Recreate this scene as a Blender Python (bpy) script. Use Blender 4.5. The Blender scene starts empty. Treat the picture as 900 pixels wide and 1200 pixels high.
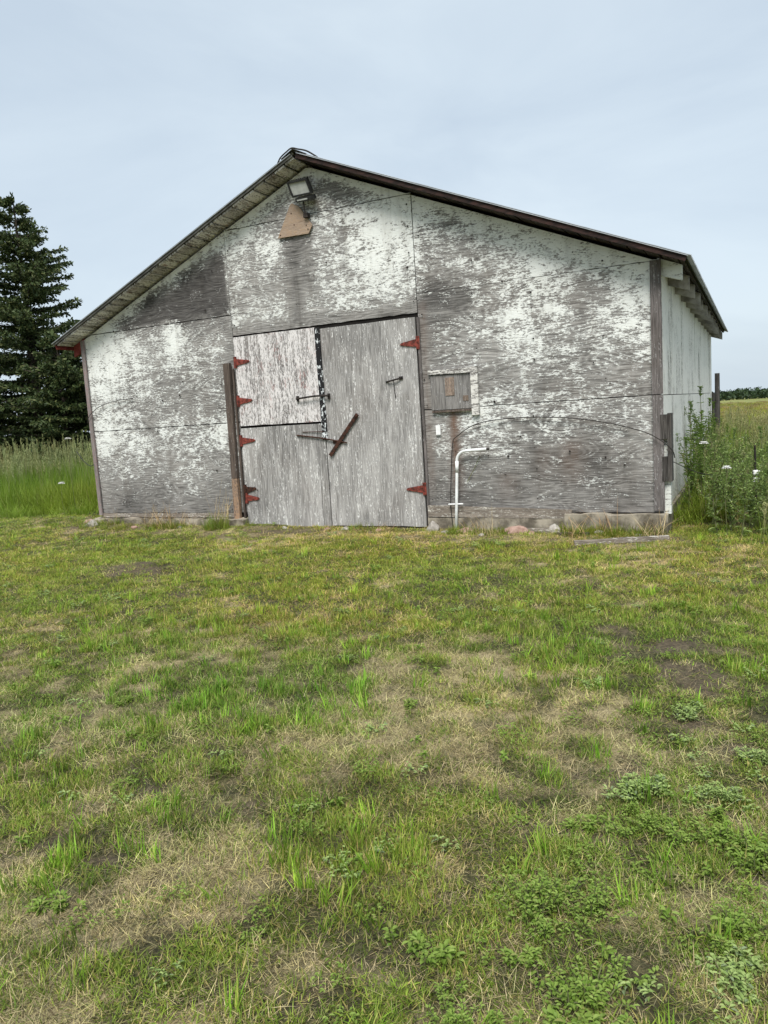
import bpy, bmesh, math, random
import numpy as np
from mathutils import Vector, Matrix
random.seed(7); RNG = np.random.default_rng(11)
R = math.radians
scene = bpy.context.scene
C = scene.collection

# ---------------------------------------------------------------- camera, sky, sun, exposure
CAM = np.array([4.838, -8.350, 1.323]); PITCH, ROLL, YAW = 0.1253, -0.0646, -0.4579
cd = bpy.data.cameras.new('camera'); cam = bpy.data.objects.new('camera', cd); C.objects.link(cam)
fw = Vector((math.sin(YAW)*math.cos(PITCH), math.cos(YAW)*math.cos(PITCH), -math.sin(PITCH)))
rt0 = Vector((math.cos(YAW), -math.sin(YAW), 0)); up0 = rt0.cross(fw)
rt = rt0*math.cos(ROLL)+up0*math.sin(ROLL); up = up0*math.cos(ROLL)-rt0*math.sin(ROLL)
cam.matrix_world = Matrix(((rt.x, up.x, -fw.x, CAM[0]), (rt.y, up.y, -fw.y, CAM[1]), (rt.z, up.z, -fw.z, CAM[2]), (0, 0, 0, 1)))
cd.sensor_fit = 'VERTICAL'; cd.sensor_height = 36; cd.lens = 896.5/1200*36; cd.clip_start = .05; cd.clip_end = 4000
scene.camera = cam
SUN_EL, SUN_AZ = R(53), R(165)          # azimuth clockwise from +Y: behind the camera, square on to the barn front
world = bpy.data.worlds.new('World'); scene.world = world; world.use_nodes = True
wt = world.node_tree; wt.nodes.clear()
def wn(t, **k):
    n = wt.nodes.new(t)
    for a, b in k.items(): setattr(n, a, b)
    return n
wo = wn('ShaderNodeOutputWorld'); b1 = wn('ShaderNodeBackground'); b2 = wn('ShaderNodeBackground'); mx = wn('ShaderNodeMixShader')
sky = wn('ShaderNodeTexSky', sky_type='NISHITA', sun_disc=False); sky.sun_elevation = SUN_EL; sky.sun_rotation = SUN_AZ
sky.air_density = 1.0; sky.dust_density = 2.0
b1.inputs['Strength'].default_value = .10; wt.links.new(sky.outputs[0], b1.inputs['Color'])
tc = wn('ShaderNodeTexCoord'); mp = wn('ShaderNodeMapping'); mp.inputs['Scale'].default_value = (1.2, 1.2, 4.0)
nz = wn('ShaderNodeTexNoise'); nz.inputs['Scale'].default_value = 1.5; nz.inputs['Detail'].default_value = 6; nz.inputs['Roughness'].default_value = .55; nz.inputs['Distortion'].default_value = .6
wt.links.new(tc.outputs['Generated'], mp.inputs[0]); wt.links.new(mp.outputs[0], nz.inputs['Vector'])
cr = wn('ShaderNodeValToRGB'); cr.color_ramp.elements[0].position = .34; cr.color_ramp.elements[1].position = .66
cr.color_ramp.elements[0].color = (.385, .452, .518, 1); cr.color_ramp.elements[1].color = (.475, .542, .592, 1)
wt.links.new(nz.outputs['Fac'], cr.inputs[0]); wt.links.new(cr.outputs[0], b2.inputs['Color']); b2.inputs['Strength'].default_value = .92
mx.inputs[0].default_value = .88
wt.links.new(b1.outputs[0], mx.inputs[1]); wt.links.new(b2.outputs[0], mx.inputs[2]); wt.links.new(mx.outputs[0], wo.inputs['Surface'])
sl = bpy.data.lights.new('sun', 'SUN'); sl.energy = 2.5; sl.angle = R(26); sl.color = (1, .965, .91)
sun = bpy.data.objects.new('sun', sl); C.objects.link(sun)
sd = Vector((math.sin(SUN_AZ)*math.cos(SUN_EL), math.cos(SUN_AZ)*math.cos(SUN_EL), math.sin(SUN_EL)))
sun.rotation_euler = sd.to_track_quat('Z', 'Y').to_euler(); sun.location = (0, -20, 30)
vs = scene.view_settings; vs.view_transform = 'Standard'; vs.look = 'None'; vs.gamma = 1; vs.use_curve_mapping = False; vs.exposure = .8
try: scene.cycles.max_bounces = 6; scene.cycles.transparent_max_bounces = 4
except Exception: pass

# ---------------------------------------------------------------- helpers: noise, meshes, tagging
def hash2(ix, iy, s):
    h = (ix.astype(np.int64)*374761393 + iy.astype(np.int64)*668265263 + s*1442695041) & 0x7fffffff
    h = ((h ^ (h >> 13))*1274126177) & 0x7fffffff
    return ((h ^ (h >> 16)) & 0xffff)/65535.0
def vnoise(x, y, s=0):
    x = np.asarray(x, float); y = np.asarray(y, float)
    ix = np.floor(x); iy = np.floor(y); fx = x-ix; fy = y-iy
    fx = fx*fx*(3-2*fx); fy = fy*fy*(3-2*fy)
    a = hash2(ix, iy, s); b = hash2(ix+1, iy, s); c = hash2(ix, iy+1, s); d = hash2(ix+1, iy+1, s)
    return (a*(1-fx)+b*fx)*(1-fy)+(c*(1-fx)+d*fx)*fy
def fbm(x, y, s=0, o=4):
    v = 0; a = .5; t = 0
    for i in range(o):
        v = v+a*vnoise(np.asarray(x)*2**i, np.asarray(y)*2**i, s+i); t += a; a *= .5
    return v/t

class MB:
    def __init__(s): s.v = []; s.f = []
    def add(s, vs, fs):
        o = len(s.v); s.v += [tuple(v) for v in vs]; s.f += [tuple(i+o for i in f) for f in fs]; return s
    def box(s, x0, x1, y0, y1, z0, z1):
        return s.add([(x0,y0,z0),(x1,y0,z0),(x1,y1,z0),(x0,y1,z0),(x0,y0,z1),(x1,y0,z1),(x1,y1,z1),(x0,y1,z1)],
                     [(0,3,2,1),(4,5,6,7),(0,1,5,4),(1,2,6,5),(2,3,7,6),(3,0,4,7)])
    def prism(s, poly, y0, y1):      # polygon in x,z (counter-clockwise seen from the front), extruded in y
        n = len(poly)
        vs = [(x, y0, z) for x, z in poly]+[(x, y1, z) for x, z in poly]
        return s.add(vs, [tuple(range(n)), tuple(range(2*n-1, n-1, -1))]+[((i+1) % n, i, n+i, n+(i+1) % n) for i in range(n)])
    def tube(s, pts, r, n=6, cap=True):
        pts = [Vector(p) for p in pts]; rs = r if isinstance(r, (list, tuple)) else [r]*len(pts)
        vs = []; prev = None
        for i, p in enumerate(pts):
            t = (pts[min(i+1, len(pts)-1)]-pts[max(i-1, 0)]).normalized()
            a = t.orthogonal().normalized() if prev is None else (prev-t*prev.dot(t)).normalized()
            prev = a; b = t.cross(a)
            vs += [p+(a*math.cos(2*math.pi*k/n)+b*math.sin(2*math.pi*k/n))*rs[i] for k in range(n)]
        fs = [(i*n+k, i*n+(k+1) % n, (i+1)*n+(k+1) % n, (i+1)*n+k) for i in range(len(pts)-1) for k in range(n)]
        if cap: fs += [tuple(range(n-1, -1, -1)), tuple(range((len(pts)-1)*n, len(pts)*n))]
        return s.add(vs, fs)
    def mesh(s, name, mat, smooth=False):
        me = bpy.data.meshes.new(name); me.from_pydata(s.v, [], s.f)
        if mat: me.materials.append(mat)
        if smooth: me.polygons.foreach_set('use_smooth', [True]*len(me.polygons))
        me.update(); return me
    def build(s, name, mat, parent=None, smooth=False, **k):
        return link(name, s.mesh(name, mat, smooth), parent, **k)
def link(name, me, parent=None, loc=None, rotz=None, **tags):
    o = bpy.data.objects.new(name, me); C.objects.link(o)
    if loc is not None: o.location = loc
    if rotz is not None: o.rotation_euler = (0, 0, rotz)
    if parent is not None:
        o.parent = parent
        if parent.type == 'EMPTY' and tags.pop('world', False): o.matrix_parent_inverse = Matrix.Translation(-parent.location)
    tags.pop('world', None)
    for a, b in tags.items():
        if b is not None: o[a] = b
    return o
def thing(name, label, category, loc=(0, 0, 0), rotz=0, group=None):
    return link(name, None, None, loc, rotz, label=label, category=category, group=group)
def copy_thing(root, loc, rotz=0, scale=1, label=None, group=None):
    r = root.copy(); C.objects.link(r); r.location = loc; r.rotation_euler = (0, 0, rotz); r.scale = (scale,)*3
    if label: r['label'] = label
    if group: r['group'] = group
    for ch in root.children:
        c = ch.copy(); C.objects.link(c); c.parent = r
    return r
def curve_pts(ctrl, n=8):            # Catmull-Rom through control points
    P = [Vector(c) for c in ctrl]; P = [P[0]*2-P[1]]+P+[P[-1]*2-P[-2]]; out = []
    for i in range(1, len(P)-2):
        for k in range(n):
            t = k/n; a, b, c, d = P[i-1:i+3]
            out.append(.5*((2*b)+(c-a)*t+(2*a-5*b+4*c-d)*t*t+(3*b-a-3*c+d)*t**3))
    out.append(P[-2]); return out

# ---------------------------------------------------------------- materials
class NT:
    def __init__(s, name):
        s.m = bpy.data.materials.new(name); s.m.use_nodes = True; s.t = s.m.node_tree; s.t.nodes.clear()
        s.out = s.n('ShaderNodeOutputMaterial'); s.b = s.n('ShaderNodeBsdfPrincipled'); s.l(s.b.outputs[0], s.out.inputs[0])
        s.b.inputs['Specular IOR Level'].default_value = .25
    def n(s, t, **k):
        n = s.t.nodes.new(t)
        for a, b in k.items(): setattr(n, a, b)
        return n
    def l(s, a, b): s.t.links.new(a, b)
    def put(s, sock, v):
        if isinstance(v, bpy.types.NodeSocket): s.l(v, sock)
        elif hasattr(sock.default_value, '__len__') and not hasattr(v, '__len__'): sock.default_value = (v,)*len(sock.default_value)
        else: sock.default_value = v if not (hasattr(v, '__len__') and len(v) == 3 and len(sock.default_value) == 4) else (*v, 1)
    def math(s, op, a, b=0, c=None, clamp=False):
        n = s.n('ShaderNodeMath', operation=op, use_clamp=clamp); s.put(n.inputs[0], a); s.put(n.inputs[1], b)
        if c is not None: s.put(n.inputs[2], c)
        return n.outputs[0]
    def mix(s, f, a, b, blend='MIX'):
        n = s.n('ShaderNodeMix', data_type='RGBA', blend_type=blend); s.put(n.inputs[0], f); s.put(n.inputs[6], a); s.put(n.inputs[7], b); return n.outputs[2]
    def noise(s, vec, scale=1, detail=3, rough=.5, dist=0):
        n = s.n('ShaderNodeTexNoise'); s.put(n.inputs['Vector'], vec); n.inputs['Scale'].default_value = scale
        n.inputs['Detail'].default_value = detail; n.inputs['Roughness'].default_value = rough; n.inputs['Distortion'].default_value = dist; return n.outputs['Fac']
    def vmul(s, v, xyz):
        n = s.n('ShaderNodeVectorMath', operation='MULTIPLY'); s.put(n.inputs[0], v); n.inputs[1].default_value = xyz; return n.outputs[0]
    def step(s, v, a, b, lo=0., hi=1.):
        n = s.n('ShaderNodeMapRange', interpolation_type='SMOOTHSTEP'); s.put(n.inputs[0], v)
        for i, q in enumerate((a, b, lo, hi)): s.put(n.inputs[i+1], q)
        return n.outputs[0]
    def bump(s, h, strength=.5, dist=.01):
        n = s.n('ShaderNodeBump'); n.inputs['Strength'].default_value = strength; n.inputs['Distance'].default_value = dist
        s.l(h, n.inputs['Height']); s.l(n.outputs[0], s.b.inputs['Normal'])
    def col(s, v): s.put(s.b.inputs['Base Color'], v)
    def rough(s, v): s.put(s.b.inputs['Roughness'], v)

def wood_mat(name, vertical=False, paint=(.73, .745, .715), cover=None, wood=((.095, .09, .084), (.43, .415, .395)), fleck=None, flake=1.0, along='auto', contour=True, rust=True, patchy=0):
    """weathered plywood or board with peeling paint; cover None = read the panel's own wear attribute"""
    s = NT(name)
    geo = s.n('ShaderNodeNewGeometry'); sep = s.n('ShaderNodeSeparateXYZ'); s.l(geo.outputs['Position'], sep.inputs[0])
    oi = s.n('ShaderNodeObjectInfo')
    u = s.math('ADD', s.math('ADD', sep.outputs[0], sep.outputs[1]), s.math('MULTIPLY', oi.outputs['Random'], 53.0)); v = sep.outputs[2]
    if along == 'y': u, v = s.math('ADD', sep.outputs[1], s.math('MULTIPLY', oi.outputs['Random'], 53.0)), sep.outputs[0]
    comb = s.n('ShaderNodeCombineXYZ')
    s.l(v if vertical else u, comb.inputs[0]); s.l(u if vertical else v, comb.inputs[1]); s.l(s.math('MULTIPLY', oi.outputs['Random'], 19.0), comb.inputs[2])
    P = comb.outputs[0]       # x runs along the grain
    low = s.noise(s.vmul(P, (.85, 3.6, 1)), 1, 2.5, .5, .5)
    band = s.math('MULTIPLY_ADD', s.math('SINE', s.math('MULTIPLY', low, 120 if contour else 20)), .5, .5)
    fib = s.noise(s.vmul(P, (5, 95, 1)), 1, 5, .6)
    blot = s.noise(s.vmul(P, (6, 8, 1) if contour else (2.6, 24, 1)), 1, 9, .78, .2)
    flk = s.noise(s.vmul(P, (27, 72, 1)), 1, 5, .72, .4)
    big = s.noise(P, .9, 3, .5)
    if cover is None:
        at = s.n('ShaderNodeAttribute', attribute_name='wear'); sp = s.n('ShaderNodeSeparateColor'); s.l(at.outputs['Color'], sp.inputs[0])
        cov, dark, rst = s.math('MULTIPLY_ADD', sp.outputs[0], .80, .045), sp.outputs[1], sp.outputs[2]
    else: cov, dark, rst = cover, None, None
    if patchy: cov = s.math('MULTIPLY_ADD', s.math('SUBTRACT', s.noise(s.vmul(P, (.9, 2.2, 1)), 1, 4, .6), .5), patchy, cov)
    a = s.math('MULTIPLY_ADD', s.math('SUBTRACT', blot, .5), 1.9*flake, cov)
    a = s.math('MULTIPLY_ADD', s.math('SUBTRACT', band, .5), .16 if contour else .08, a)
    a = s.math('MULTIPLY_ADD', s.math('SUBTRACT', flk, .5), 1.9, a)
    mask = s.step(a, .41, .61)
    thin = s.step(a, .30, .60)
    tone = s.math('ADD', s.math('MULTIPLY_ADD', s.math('SUBTRACT', fib, .5), 2.3, .44), s.math('MULTIPLY', s.math('SUBTRACT', band, .5), .22))
    tone = s.math('MULTIPLY_ADD', s.math('SUBTRACT', big, .5), .9, tone, clamp=True)
    w = s.mix(tone, wood[0], wood[1])
    hue = s.noise(P, 1.7, 3, .5)
    w = s.mix(s.step(hue, .45, .7, 0, .16), w, s.mix(.5, w, (.23, .165, .12)))
    w = s.mix(s.math('MULTIPLY', thin, .30), w, (.58, .58, .57))
    if dark is not None:
        dk = s.step(s.math('MULTIPLY_ADD', s.math('SUBTRACT', blot, .5), .9, dark), .04, .8, 0, .90)
        w = s.mix(dk, w, s.mix(tone, (.028, .026, .025), (.12, .112, .107)))
    dirt = s.noise(s.vmul(P, (9, 4, 1)), 1, 5, .6)
    pc = s.mix(s.step(dirt, .5, .8, 0, .55), paint, tuple(.62*c for c in paint))
    if dark is not None: pc = s.mix(s.math('MULTIPLY', dark, .45), pc, (.3, .29, .28))
    c = s.mix(mask, w, pc)
    if along == 'y': c = s.mix(1.0, c, s.mix(oi.outputs['Random'], (.62, .60, .57), (1.1, 1.1, 1.08)), 'MULTIPLY')
    if fleck:
        fl = s.noise(s.vmul(P, (14, 60, 1)), 1, 3, .6); fb = s.noise(P, 4.5, 4, .6)
        c = s.mix(s.math('MULTIPLY', s.step(fl, .52, .62), s.step(fb, .48, .64, 0, .6)), c, fleck)
    if cover is None:
        run = s.noise(s.vmul(P, (7.5, .55, 1)), 1, 6, .68, .4)
        c = s.mix(s.step(run, .48, .70, 0, .36), c, s.mix(1.0, c, (.50, .47, .44), 'MULTIPLY'))
    if rst is not None and rust: c = s.mix(s.math('MULTIPLY', rst, s.step(blot, .3, .6, .35, 1)), c, (.125, .06, .032))
    s.col(c); s.rough(s.math('MULTIPLY_ADD', mask, -.22, .92))
    h = s.math('ADD', s.math('MULTIPLY', mask, .55), s.math('MULTIPLY', s.math('ADD', fib, s.math('MULTIPLY', band, .3)), .8))
    s.bump(h, .55, .006)
    return s.m
def plain_mat(name, c1, c2, scale=8, rough=.8, metal=0, bump=.3, stretch=(1, 1, 1), detail=5):
    s = NT(name); tcn = s.n('ShaderNodeNewGeometry'); oi = s.n('ShaderNodeObjectInfo')
    ad = s.n('ShaderNodeVectorMath', operation='ADD'); s.l(tcn.outputs['Position'], ad.inputs[0])
    cb = s.n('ShaderNodeCombineXYZ'); s.l(s.math('MULTIPLY', oi.outputs['Random'], 31), cb.inputs[0]); s.l(cb.outputs[0], ad.inputs[1])
    f = s.noise(s.vmul(ad.outputs[0], stretch), scale, detail, .62)
    s.col(s.mix(s.step(f, .33, .67), c1, c2)); s.rough(rough); s.b.inputs['Metallic'].default_value = metal
    if bump: s.bump(f, bump, .01)
    return s.m
def leaf_mat(name, c1, c2, trans=.3, odd=None, oddf=.15, tint=True, rough=.55):
    """blades and leaves: every blade its own shade, tuft tint from the instance"""
    s = NT(name); geo = s.n('ShaderNodeNewGeometry'); ri = geo.outputs['Random Per Island']
    c = s.mix(ri, c1, c2)
    if odd:
        hs = s.math('FRACT', s.math('MULTIPLY', ri, 7.31)); c = s.mix(s.math('LESS_THAN', hs, oddf), c, odd)
    if tint:
        at = s.n('ShaderNodeAttribute', attribute_type='INSTANCER', attribute_name='tint'); c = s.mix(1.0, c, at.outputs['Color'], 'MULTIPLY')
    s.col(c); s.rough(rough)
    tr = s.n('ShaderNodeBsdfTranslucent'); s.put(tr.inputs[0], c); ms = s.n('ShaderNodeMixShader'); ms.inputs[0].default_value = trans
    s.l(s.b.outputs[0], ms.inputs[1]); s.l(tr.outputs[0], ms.inputs[2]); s.l(ms.outputs[0], s.out.inputs[0])
    return s.m

M = {}
M['ply'] = wood_mat('peeling_plywood')
M['door_white'] = wood_mat('door_paint_worn', True, (.66, .63, .62), .53, ((.11, .10, .095), (.40, .375, .365)), (.26, .075, .06), 1.0, contour=False)
M['door_grey'] = wood_mat('door_bare_grey', True, (.72, .71, .69), .27, ((.125, .12, .115), (.47, .455, .44)), contour=False)
M['side'] = wood_mat('side_wall_paint', True, (.82, .80, .755), .74, ((.14, .12, .105), (.40, .355, .32)), contour=False, patchy=1.5)
M['trim_dark'] = wood_mat('dark_trim_board', True, (.36, .34, .34), .2, ((.05, .045, .043), (.20, .178, .172)), None, contour=False)
M['trim_red'] = wood_mat('faded_red_trim', True, (.26, .175, .17), .45, ((.10, .085, .08), (.33, .30, .29)), contour=False)
M['post_brown'] = wood_mat('brown_jamb_post', True, (.3, .28, .27), .12, ((.030, .024, .021), (.15, .115, .095)), contour=False)
M['post_tan'] = wood_mat('tan_jamb_post', True, (.36, .22, .13), .42, ((.08, .05, .035), (.27, .18, .12)), contour=False)
M['sill'] = wood_mat('sill_board_grey_tan', False, (.60, .57, .50), .30, ((.10, .085, .07), (.36, .31, .26)), contour=False)
M['soffit'] = wood_mat('soffit_board_paint', False, (.80, .785, .79), .60, ((.09, .08, .075), (.33, .30, .29)), (.20, .05, .04), along='y', contour=False)
M['soffit_dark'] = wood_mat('soffit_board_shaded', False, (.45, .44, .42), .12, ((.012, .010, .009), (.06, .045, .038)), (.10, .025, .02), along='y', contour=False)  # dark red-brown boards, deepened to paint the shade between the rafter tails
M['tail'] = plain_mat('rafter_tail_wood', (.17, .155, .135), (.42, .40, .36), 7, .9)
M['tail_white'] = wood_mat('rafter_tail_white', False, (.66, .68, .64), .72, ((.10, .09, .08), (.30, .28, .26)), contour=False)
M['red_paint'] = plain_mat('weathered_red_paint', (.13, .022, .018), (.24, .05, .04), 14)
M['rake_brown'] = plain_mat('rake_board_brown', (.010, .007, .006), (.045, .022, .018), 9, stretch=(1, 1, 3))
M['rake_grey'] = plain_mat('rake_board_grey', (.05, .05, .047), (.14, .14, .13), 9)
M['roof'] = plain_mat('galvanised_roof', (.40, .42, .43), (.55, .57, .58), 3, .45, .6, 0)
M['dark'] = plain_mat('gap_shade', (.008, .007, .006), (.016, .014, .012), 5, 1, 0, 0)  # near-black colour standing in for the shade seen through gaps
M['iron'] = plain_mat('rusty_iron', (.022, .014, .011), (.085, .035, .022), 40, .75, .3)
M['iron_red'] = plain_mat('red_hinge_paint', (.055, .018, .013), (.25, .055, .040), 22, .6)
M['iron_black'] = plain_mat('black_iron', (.010, .010, .010), (.045, .035, .03), 40, .6, .2)
M['concrete'] = plain_mat('old_concrete', (.11, .095, .073), (.36, .32, .255), 6, .95, 0, .8)
M['stone_red'] = plain_mat('pinkish_stone', (.26, .16, .125), (.42, .29, .24), 12, .9, 0, .7)
M['stone_grey'] = plain_mat('grey_stone', (.22, .20, .175), (.44, .41, .37), 12, .9, 0, .7)
M['pipe'] = plain_mat('white_pipe', (.62, .63, .62), (.80, .82, .82), 9, .45, 0, .05)
M['wire'] = plain_mat('black_wire', (.02, .019, .018), (.045, .04, .036), 30, .6, 0, 0)
M['plaque'] = wood_mat('bare_tan_plywood', False, (.33, .235, .16), .5, ((.20, .14, .10), (.38, .28, .20)), contour=False)
M['hatch'] = wood_mat('hatch_board', True, (.5, .49, .48), .14, ((.07, .067, .064), (.28, .268, .258)), contour=False)
M['hatch_frame'] = wood_mat('hatch_frame', False, (.66, .64, .60), .60, ((.09, .08, .075), (.38, .36, .34)), contour=False)
M['tanwood'] = wood_mat('tan_wood_patch', True, (.30, .22, .17), .4, ((.09, .07, .055), (.27, .20, .155)), contour=False)
M['fence_wood'] = wood_mat('old_fence_wood', True, (.4, .4, .4), .05, ((.025, .022, .02), (.13, .12, .11)), contour=False)
M['lamp_black'] = plain_mat('lamp_housing', (.012, .012, .012), (.03, .03, .03), 30, .5, 0, .1)
M['white_plastic'] = plain_mat('white_plastic', (.72, .72, .72), (.82, .82, .82), 20, .4, 0, 0)
M['lens'] = plain_mat('lamp_lens', (.34, .35, .33), (.42, .43, .41), 18, .25, 0, 0)
s = NT('flaking_black_paint'); g = s.n('ShaderNodeNewGeometry')
f1 = s.noise(s.vmul(g.outputs['Position'], (30, 1, 16)), 1, 5, .65); f2 = s.noise(g.outputs['Position'], 3.1, 2)
s.col(s.mix(s.step(s.math('ADD', f1, s.math('MULTIPLY', f2, .5)), .80, .86), (.012, .012, .013), (.66, .69, .70))); s.rough(.7); M['black_strip'] = s.m
M['bark'] = plain_mat('spruce_bark', (.035, .028, .022), (.11, .09, .07), 10, .95, 0, .6)
M['needle'] = leaf_mat('spruce_needles', (.022, .040, .014), (.075, .105, .034), .16, (.12, .135, .05), .14, tint=False)
M['blade'] = leaf_mat('lawn_blades', (.105, .172, .022), (.275, .33, .066), .36, (.36, .29, .13), .14)
M['straw'] = leaf_mat('dry_straw', (.42, .335, .18), (.66, .56, .36), .2, (.12, .085, .05), .22)
M['thatch'] = leaf_mat('dark_thatch', (.035, .034, .020), (.13, .125, .075), .1, (.26, .23, .15), .2)
M['tall'] = leaf_mat('tall_grass_blades', (.14, .225, .022), (.27, .35, .06), .42, (.27, .27, .10), .06)
M['seed'] = leaf_mat('seed_heads', (.24, .245, .12), (.36, .34, .19), .25)
M['clover'] = leaf_mat('clover_leaves', (.14, .24, .030), (.30, .40, .090), .38, (.26, .28, .08), .08, tint=False)
M['weed_green'] = leaf_mat('weed_leaves', (.10, .18, .03), (.24, .34, .075), .38, (.14, .18, .07), .1, tint=False)
M['weed_blue'] = leaf_mat('grey_green_leaves', (.18, .27, .07), (.36, .45, .16), .25, (.2, .26, .13), .1, tint=False)
M['stem'] = plain_mat('plant_stem', (.07, .09, .03), (.15, .15, .07), 20, .8, 0, 0)
M['petal'] = plain_mat('white_petal', (.74, .74, .72), (.82, .82, .80), 30, .6, 0, 0)
M['far_leaf'] = leaf_mat('far_wood_leaves', (.018, .035, .016), (.045, .075, .03), .1, tint=False)

# ---------------------------------------------------------------- ground
COV= [(-3.57,2.81,0.9,0.0),(-3.05,2.99,0.8,0.1),(-2.24,3.34,0.75,0.1),(-1.64,3.59,0.8,0.1),(-1.32,3.7,0.85,0.0),(-3.08,2.82,0.15,0.7),(-2.59,2.97,0.05,0.9),(-1.97,3.14,0.03,1.0),(-1.52,3.41,0.25,0.6),(-1.57,2.98,0.05,0.9),(-2.09,2.82,0.1,0.8),(-1.43,2.75,0.2,0.6),(-1.75,2.62,0.35,0.4),(-2.42,3.14,0.3,0.5),(-1.87,3.37,0.35,0.5),(-3.66,2.7,0.95,0.0),(-3.46,2.38,0.9,0.0),(-3.68,2.03,0.75,0.0),(-3.83,1.61,0.6,0.0),(-3.12,2.53,0.8,0.0),(-3.02,2.1,0.55,0.0),(-3.23,1.76,0.5,0.1),(-2.72,2.6,0.4,0.3),(-2.27,2.56,0.95,0.0),(-2.36,2.4,0.85,0.0),(-2.54,2.18,0.4,0.2),(-2.01,2.25,0.5,0.1),(-1.63,2.44,0.45,0.1),(-1.83,1.9,0.4,0.1),(-2.23,1.69,0.2,0.2),(-2.79,1.49,0.3,0.2),(-1.74,1.49,0.25,0.2),(-1.47,1.98,0.35,0.2),(-2.34,1.99,0.4,0.2),(-3.62,1.29,0.8,0.0),(-3.15,1.15,0.65,0.0),(-2.5,1.32,0.7,0.0),(-1.62,1.28,0.85,0.0),(-1.78,1.15,0.6,0.0),(-2.37,1.12,0.4,0.1),(-3.51,0.92,0.45,0.2),(-2.88,0.77,0.3,0.3),(-2.13,0.63,0.45,0.1),(-2.24,0.99,0.45,0.1),(-1.67,0.86,0.2,0.2),(-3.73,0.54,0.25,0.3),(-2.93,0.41,0.15,0.4),(-2.02,0.28,0.12,0.4),(-1.64,0.45,0.1,0.4),(-3.44,0.22,0.1,0.5),(-0.04,4.3,0.7,0.0),(-0.51,4.14,0.85,0.0),(0.32,4.04,0.35,0.4),(0.55,4.04,0.3,0.5),(0.88,3.89,0.6,0.2),(1.19,3.69,0.9,0.0),(1.07,3.52,0.95,0.0),(1.26,3.12,0.9,0.0),(0.86,3.56,0.9,0.0),(0.72,3.19,0.9,0.0),(0.92,2.87,0.8,0.0),(0.4,3.54,0.55,0.1),(0.47,3.03,0.6,0.0),(0.39,2.74,0.75,0.0),(-0.42,3.82,0.5,0.2),(-0.47,3.93,0.25,0.5),(-0.94,3.75,0.8,0.0),(-1.1,3.46,0.6,0.0),(-0.83,3.52,0.55,0.1),(-0.86,3.21,0.4,0.1),(-0.59,3.38,0.65,0.0),(-0.29,3.24,0.25,0.4),(-0.27,3.44,0.2,0.6),(-0.18,3.02,0.15,0.3),(-0.33,2.83,0.15,0.3),(-0.76,2.99,0.3,0.2),(-1.08,3.03,0.25,0.2),(-1.2,3.15,0.5,0.0),(-1.32,2.74,0.75,0.0),(-0.92,2.69,0.6,0.0),(-0.52,2.75,0.6,0.0),(-0.09,2.65,0.55,0.0),(0.78,2.6,0.4,0.3),(1.12,2.65,0.6,0.1),(-0.05,2.51,0.15,0.4),(1.0,2.47,0.15,0.5),(-0.94,2.5,0.3,0.3),(1.5,3.55,0.8,0.0),(1.69,3.33,0.45,0.1),(1.47,3.08,0.35,0.2),(1.88,3.12,0.4,0.1),(2.1,3.36,0.8,0.0),(2.48,3.29,0.9,0.0),(2.93,3.09,0.95,0.0),(3.36,2.9,0.95,0.0),(3.78,2.71,0.95,0.0),(2.46,2.94,0.6,0.0),(2.07,2.91,0.45,0.1),(2.83,2.89,0.75,0.0),(3.27,2.78,0.85,0.0),(1.55,2.65,0.15,0.7),(1.42,2.33,0.2,0.4),(1.85,2.57,0.15,0.6),(2.25,2.56,0.4,0.2),(2.63,2.51,0.7,0.0),(3.18,2.53,0.35,0.3),(3.35,2.55,0.3,0.5),(3.69,2.51,0.85,0.0),(2.04,2.36,0.4,0.1),(2.43,2.22,0.65,0.0),(2.61,2.02,0.75,0.0),(2.9,2.35,0.6,0.0),(3.17,2.14,0.4,0.2),(3.52,2.19,0.6,0.0),(3.77,2.16,0.75,0.0),(3.85,1.9,0.65,0.0),(1.93,2.09,0.45,0.1),(1.61,1.93,0.3,0.3),(2.02,1.84,0.35,0.2),(2.31,1.68,0.2,0.3),(2.51,1.85,0.65,0.0),(2.98,1.98,0.55,0.1),(3.33,1.77,0.45,0.1),(3.67,1.66,0.35,0.2),(2.78,1.55,0.2,0.3),(3.32,1.51,0.15,0.4),(3.8,1.43,0.15,0.4),(3.23,1.44,0.5,0.1),(1.7,1.63,0.2,0.4),(1.57,1.25,0.3,0.2),(1.78,1.19,0.55,0.1),(1.99,1.24,0.75,0.0),(2.39,1.3,0.6,0.0),(2.77,1.32,0.5,0.1),(3.23,1.33,0.6,0.0),(3.75,1.21,0.45,0.1),(1.77,0.94,0.45,0.2),(1.97,0.98,0.5,0.1),(2.38,1.11,0.4,0.2),(2.85,0.99,0.5,0.1),(2.56,0.81,0.3,0.4),(3.31,1.06,0.3,0.4),(3.66,1.04,0.35,0.2),(3.82,0.77,0.3,0.2),(2.84,0.71,0.25,0.3),(3.3,0.7,0.2,0.5),(1.96,0.64,0.15,0.3),(2.35,0.44,0.15,0.4),(2.92,0.33,0.2,0.3),(3.73,0.32,0.15,0.4),(1.53,0.45,0.2,0.4),(1.83,0.25,0.1,0.5)]
DRY = [(3.92,-4.87,0.39),(3.37,-5.35,0.28),(3.5,-4.63,0.28),(3.25,-6.41,0.23),(3.24,-6.62,0.19),(3.1,-7.03,0.17),(3.19,-5.41,0.16),(4.2,-5.27,0.19),(4.42,-6.27,0.13),(4.23,-6.79,0.12),(2.59,-6.34,0.13),(3.12,-4.45,0.3),(1.69,-4.66,0.28),(3.97,-1.38,0.48),(4.72,-1.28,0.32),(2.52,-0.68,0.64),(-0.35,-1.22,0.5),(3.65,-6.75,0.14),(4.58,-5.99,0.12)]
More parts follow.
